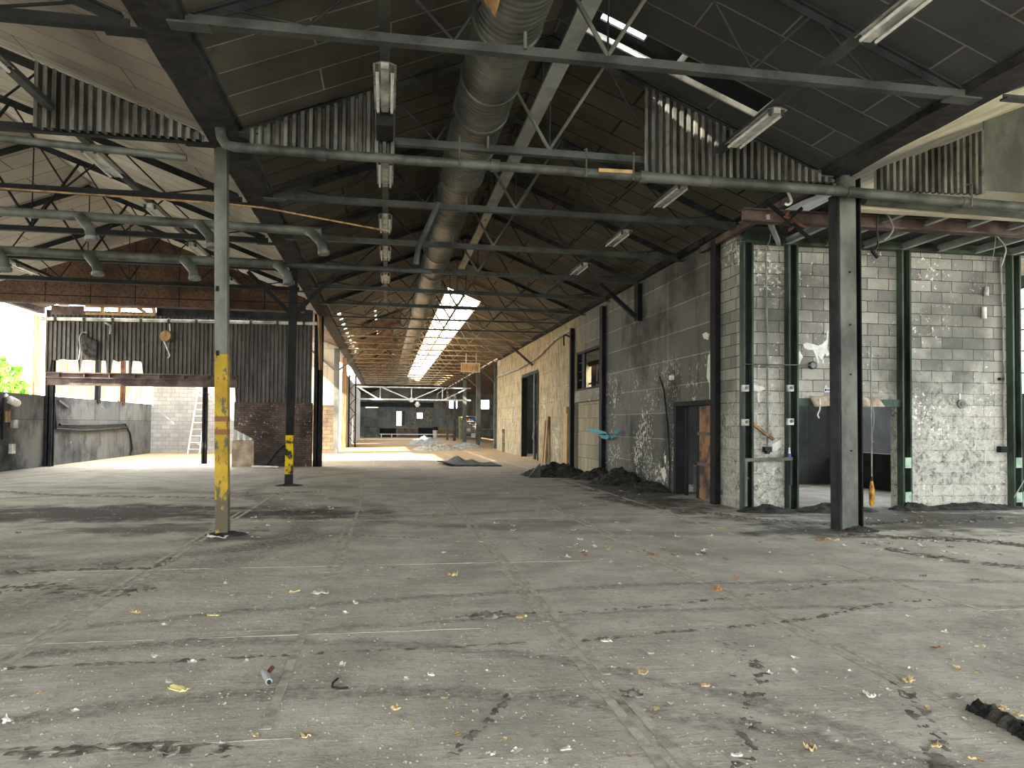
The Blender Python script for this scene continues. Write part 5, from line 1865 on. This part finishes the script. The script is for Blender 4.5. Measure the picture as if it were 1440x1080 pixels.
M['yel'] = flat('pale yellow lagging', '#d9cf8a', .95)
SCR = [(252, 970, .13, .06, .03, 'yel', 'flat pale yellow lagging scrap beside the rusty tube end', 'lagging_scrap'),
       (904, 947, .06, .045, .03, 'tan', 'bright tan chunk on the floor beside the second joint strip end', 'insulation_chunk'),
       (992, 965, .06, .03, .015, 'tan', 'small tan flake beyond the curved tyre mark', 'insulation_chunk'),
       (1278, 958, .1, .04, .03, 'tan', 'pair of tan husks lying on the far joint strip', 'insulation_chunk'),
       (1225, 980, .06, .03, .02, 'paper', 'pale husk beside the tan pair on the joint strip', 'paper_scrap'),
       (1345, 982, .08, .045, .02, 'grey', 'grey green crumpled scrap beside the dark ridge', 'crumpled_scrap'),
       (1140, 1054, .07, .04, .03, 'tan', 'folded tan scrap at the lower edge between tyre marks', 'insulation_chunk'),
       (1315, 1050, .05, .03, .02, 'tan', 'small yellow scrap on the dark tyre mark', 'insulation_chunk'),
       (1367, 1067, .05, .025, .015, 'tan', 'yellow flake at the lower edge below the tyre mark', 'insulation_chunk'),
       (1035, 1062, .06, .03, .012, 'paper', 'white flake at the lower edge on the curved tyre mark', 'paper_scrap'),
       (888, 978, .15, .09, .03, 'grey', 'crumpled grey sheet with tan scraps on it, near the second joint strip', 'crumpled_scrap'),
       (795, 1054, .06, .025, .01, 'paper', 'white sliver at the lower edge, by the scratched concrete', 'paper_scrap'),
       (430, 1036, .06, .03, .02, 'tan', 'tan roll of scrap beside the first joint strip', 'insulation_chunk'),
       (238, 1062, .1, .06, .04, 'grey', 'twisted grey foil scrap at the lower edge', 'crumpled_scrap'),
       (10, 1015, .05, .04, .03, 'paper', 'pale crumb at the picture edge near the floor corner', 'paper_scrap'),
       (556, 997, .05, .04, .02, 'tan', 'tan pebble beside the white scratch on the concrete', 'insulation_chunk'),
       (606, 950, .04, .03, .02, 'paper', 'white pebble on open floor between joint strips', 'paper_scrap'),
       (637, 810, .11, .06, .05, 'tan', 'tan crumpled scrap standing up in the middle of the floor', 'insulation_chunk'),
       (500, 849, .05, .035, .03, 'paper', 'small white cube-like chip beside the first joint strip', 'paper_scrap'),
       (1010, 830, .11, .06, .03, 'orange', 'orange tan scrap on the third joint strip', 'insulation_chunk'),
       (918, 780, .14, .07, .035, 'orange', 'bright orange scrap among white crumbs in mid floor', 'insulation_chunk'),
       (1155, 760, .16, .08, .05, 'orange', 'orange foam scrap in front of the double post', 'insulation_chunk'),
       (1172, 760, .2, .08, .04, 'tan', 'tan foam scrap beside the orange one in front of the double post', 'insulation_chunk'),
       (1012, 743, .2, .06, .02, 'tan', 'long tan sliver on open floor before the block room', 'insulation_chunk'),
       (853, 902, .09, .05, .02, 'paper', 'white flat scrap beside the second joint strip', 'paper_scrap'),
       (415, 832, .12, .05, .02, 'tan', 'tan twig-like scrap beside the first joint strip', 'insulation_chunk'),
       (450, 835, .16, .07, .03, 'paper', 'pale lagging scrap lying on the first joint strip', 'lagging_scrap'),
       (192, 862, .1, .05, .03, 'tan', 'tan crumpled scrap on the outer part of the floor', 'insulation_chunk'),
       (300, 866, .1, .05, .02, 'yel', 'yellow scrap on the floor below the yellow post', 'lagging_scrap'),
       (690, 868, .22, .12, .05, 'grey', 'grey crumpled pile of scrap in the middle of the floor', 'crumpled_scrap'),
       (305, 757, .3, .1, .05, 'paper', 'white torn scrap at the foot of the yellow post', 'paper_scrap'),
       (733, 868, .1, .05, .02, 'tan', 'tan scrap beside the grey crumpled pile', 'insulation_chunk')]
for i, (px, py, L, W, H, mt, lab, nm) in enumerate(SCR):
    s_ = scrap(nm, px, py, L * 1.15, W * 1.4, H * 1.25, mt, lab, 'scrap', 100 + i)
# tube end, dark hook, dark ridge at the picture corner
a_, b_ = atZ(371, 950), atZ(378, 964)
a_.z = b_.z = .022
t = thing('metal_tube', 'short rusty metal tube lying beside the first joint strip', 'tube', tuple(a_))
MB().tube([a_, b_], .02, 10).build('barrel', M['tray'], t)
MB().tube([b_, b_ + (b_ - a_) * .1], .012, 10).build('bore', M['black'], t)
MB().bar(a_ + Vector((.03, 0, .0)), a_ + Vector((.05, .03, .02)), .02, .02).build('lug', M['rust'], t)
ps = [atZ(px, py) for px, py in ((475, 957), (468, 963), (467, 969), (478, 971), (490, 970))]
for p in ps:
    p.z = .012
o = MB().tube(ps, .007, 6).build('wire_hook', M['cable'], org=tuple(ps[2]))
tag(o, 'bent dark wire hook lying beyond the first joint strip', 'wire')
ps = [atZ(px, py) for px, py in ((1372, 998), (1400, 1010), (1440, 1032), (1470, 1050))]
vs, fs, line = [], [], []
for i in range(3):
    line += [ps[i].lerp(ps[i + 1], k / 14) for k in range(14)]
for i, p in enumerate(line):
    d_ = (ps[3] - ps[0]).normalized()
    s_ = Vector((-d_.y, d_.x, 0))
    for k in range(9):
        u = k / 4 - 1
        q_ = p + s_ * u * .065 * (1 + .5 * mnoise.noise(Vector((i * .4, k, 2))))
        vs.append((q_.x, q_.y, (.045 * (1 - u * u) ** .5 * (1 + .9 * mnoise.noise(Vector((i * .35, k * .8, 7)))) if abs(u) < 1 else -.004)))
for i in range(len(line) - 1):
    for k in range(8):
        q_ = i * 9 + k
        fs.append((q_, q_ + 9, q_ + 10, q_ + 1))
o = MB().add(vs, fs).build('char_strip', M['char'], org=tuple(ps[1]))
tag(o, 'charred strip of roofing at the corner of the floor', 'charred strip')
for i, (px, py, lab) in enumerate(((1379, 997, 'yellow scrap at the tip of the charred strip'), (1407, 1006, 'yellow scrap in the middle of the charred strip'), (1432, 1015, 'yellow scrap on the charred strip at the picture edge'))):
    s_ = scrap('insulation_chunk', px, py, .09, .05, .03, 'tan', lab, 'scrap', 300 + i)
    s_.location.z = .03

# chips: white and tan crumbs strewn about, each its own object
CH = {}
for mt in ('paper', 'tan', 'grey', 'orange'):
    CH[mt] = [scrap_mesh('plaster_chip', 400 + k + hash_ * 10, .07, .05, .022, M[mt]) for k, hash_ in ((0, len(mt)), (1, len(mt)), (2, len(mt)))]
LABS = {'paper': ('plaster_chip', 'small white chip of plaster strewn on the dusty floor', 'white chips on the floor'), 'tan': ('foam_crumb', 'small tan crumb of insulation strewn on the dusty floor', 'tan crumbs on the floor'),
        'grey': ('stone_chip', 'small grey chip strewn on the dusty floor', 'grey chips on the floor'), 'orange': ('foam_crumb', 'small orange crumb of insulation strewn on the dusty floor', 'orange crumbs on the floor')}
rnd = random.Random(21)
zones = [(0, 1440, 700, 1075, 90), (780, 1000, 745, 800, 40), (320, 470, 690, 770, 36), (1180, 1440, 715, 790, 60), (560, 900, 690, 780, 26), (1000, 1440, 790, 960, 22)]
for (x0, x1_, y0, y1_, cnt) in zones:
    for k in range(cnt):
        px, py = rnd.uniform(x0, x1_), rnd.uniform(y0, y1_)
        if cnt == 90:
            py = y0 + (y1_ - y0) * rnd.random() ** .8
        p = atZ(px, py)
        mt = rnd.choices(['paper', 'tan', 'grey', 'orange'], [.62, .22, .1, .06])[0]
        nm, lab, grp = LABS[mt]
        o = bpy.data.objects.new(nm, rnd.choice(CH[mt]))
        COL.objects.link(o)
        o.location = (p.x, p.y, 0)
        o.rotation_euler.z = rnd.uniform(0, 6.28)
        dist = p.length
        s = rnd.uniform(.4, .95) * (1 if dist < 5 else 1.3 if dist < 9 else 1.8)
        o.scale = (s, s, s)
        tag(o, lab, 'chip', grp)
M['dirt'] = grime('dark floor dirt', '#57514a', '#857d72', 9, .95, 0, .8)


def ridge(pxs, w, h, label, seed):
    ps = [atZ(px, py) for px, py in pxs]
    line = []
    for i in range(len(ps) - 1):
        n_ = max(2, int((ps[i + 1] - ps[i]).length / .03))
        line += [ps[i].lerp(ps[i + 1], k / n_) for k in range(n_)]
    line.append(ps[-1])
    vs, fs = [], []
    K = 13
    for i, p in enumerate(line):
        d = (line[min(i + 2, len(line) - 1)] - line[max(i - 2, 0)]).normalized()
        s_ = Vector((-d.y, d.x, 0))
        for k in range(K):
            u = 2 * k / (K - 1) - 1
            q = p + s_ * (u * w / 2 + .4 * w * mnoise.noise(Vector((p.x * 1.2, p.y * 1.2, seed))))
            z = h * (.12 + .9 * mnoise.noise(Vector((q.x * 8, q.y * 8, seed))) + 1.3 * mnoise.noise(Vector((q.x * 21, q.y * 21, seed))) + .9 * mnoise.noise(Vector((q.x * 43, q.y * 43, seed)))) * (1 - u * u) - .002
            vs.append((q.x, q.y, z))
    for i in range(len(line) - 1):
        for k in range(K - 1):
            q = i * K + k
            fs.append((q, q + K, q + K + 1, q + 1))
    o = MB().add(vs, fs, True).build('dirt_ridge', M['dirt'], org=tuple(ps[len(ps) // 2]))
    tag(o, label, 'dirt ridge')


ridge([(-30, 942), (180, 932), (360, 924), (560, 914), (740, 905)], .07, .012, 'thin dark dirt ridge running across the floor past the yellow lagging scrap', 1)
ridge([(810, 901), (920, 892), (1080, 877), (1155, 867), (1225, 851), (1310, 844)], .08, .013, 'curving dark dirt ridge crossing the third joint strip', 2)
ridge([(640, 868), (720, 863), (820, 860), (920, 852), (1020, 842), (1135, 825), (1240, 812)], .08, .01, 'faint dirt ridge just beyond the curving one', 3)
ridge([(1015, 900), (1050, 925), (1065, 955), (1060, 995), (1050, 1035), (1046, 1090)], .16, .008, 'curved tyre mark of dark dirt beside the white flake', 4)
ridge([(1268, 960), (1295, 1015), (1310, 1045), (1325, 1090)], .17, .008, 'tyre mark of dark dirt leading from the tan pair to the lower edge', 5)
ridge([(-20, 808), (95, 803), (210, 800), (245, 785)], .16, .025, 'clumpy dark dirt ridge at the outer edge of the floor', 6)
ridge([(-20, 830), (60, 822), (140, 838), (215, 825)], .5, .014, 'broad clumpy dirt patch at the outer edge of the floor', 7)
ridge([(-20, 1062), (110, 1058), (240, 1053), (330, 1062)], .16, .02, 'clumpy dirt ridge along the lower edge beside the foil scrap', 8)
ridge([(640, 1062), (690, 1010), (716, 975)], .07, .012, 'short dirt ridge near the scratched concrete', 9)
ridge([(660, 870), (705, 866)], .2, .03, 'clump of dark dirt under the grey crumpled pile', 10)
ridge([(1205, 738), (1320, 733), (1470, 730)], .35, .04, 'rough soot ridge along the front of the broad block wall', 11)
ridge([(1180, 752), (1290, 757), (1460, 768)], .5, .03, 'rough soot ridge beside the foot of the double post', 12)
ridge([(1240, 772), (1340, 788), (1470, 800)], .3, .022, 'low soot ridge on the open floor before the broad block wall', 13)
ridge([(840, 700), (940, 716), (1060, 730), (1160, 738)], .35, .03, 'long soot ridge from the panel wall to the double post', 14)
ridge([(330, 745), (500, 753), (620, 757)], .1, .01, 'thin dirt line running from the yellow post toward the aisle', 15)
ridge([(-20, 690), (120, 698), (300, 700), (450, 690)], .5, .012, 'broad tyre mark of dirt across the side bay behind the yellow post', 16)
# fine grit: uncountable
m = MB()
for k in range(3000):
    px, py = rnd.uniform(-20, 1460), 690 + 400 * rnd.random() ** 1.3
    p = atZ(px, py)
    if p.y > 13 and p.x > 6.3:
        continue
    s = rnd.uniform(.003, .009) * (1 + p.length * .07)
    a = rnd.uniform(0, 3.14)
    c, sn = math.cos(a) * s, math.sin(a) * s
    h = s * .6
    m.add([(p.x + c, p.y + sn, 0), (p.x - sn, p.y + c, 0), (p.x - c, p.y - sn, 0), (p.x + sn, p.y - c, 0), (p.x, p.y, h)], [(0, 1, 4), (1, 2, 4), (2, 3, 4), (3, 0, 4)])
o = m.build('grit', flat('pale grit', '#b5ad9d', .9))
tag(o, 'fine grey grit strewn over the whole floor', 'grit', kind='stuff')

# ================================================================== light
W = bpy.data.worlds.new('sky')
SC.world = W
W.use_nodes = True
nt = W.node_tree
bg = nt.nodes['Background']
bg.inputs[0].default_value = (.88, .95, 1.0, 1)
bg.inputs[1].default_value = SKYS
sd = bpy.data.lights.new('sun', 'SUN')
sd.energy = SUNS
sd.angle = math.radians(1.0)
sd.color = (1, .93, .8)
so = bpy.data.objects.new('sun', sd)
COL.objects.link(so)
dirv = Vector((.68, .44, -.6))
so.rotation_euler = dirv.to_track_quat('-Z', 'Y').to_euler()
so.location = (-20, -10, 30)


def portal(name, loc, dirv, sx, sy):
    ld = bpy.data.lights.new(name, 'AREA')
    ld.shape = 'RECTANGLE'
    ld.size, ld.size_y = sx, sy
    ld.cycles.is_portal = True
    o = bpy.data.objects.new(name, ld)
    COL.objects.link(o)
    o.location = loc
    o.rotation_euler = Vector(dirv).to_track_quat('-Z', 'Y').to_euler()


SC.view_settings.view_transform = 'Standard'
SC.view_settings.look = 'None'
SC.view_settings.gamma = 1
SC.view_settings.use_curve_mapping = False
SC.view_settings.exposure = EXPO
SC.cycles.use_denoising = True
SC.cycles.max_bounces = 10
SC.cycles.diffuse_bounces = 6
SC.cycles.sample_clamp_indirect = 12
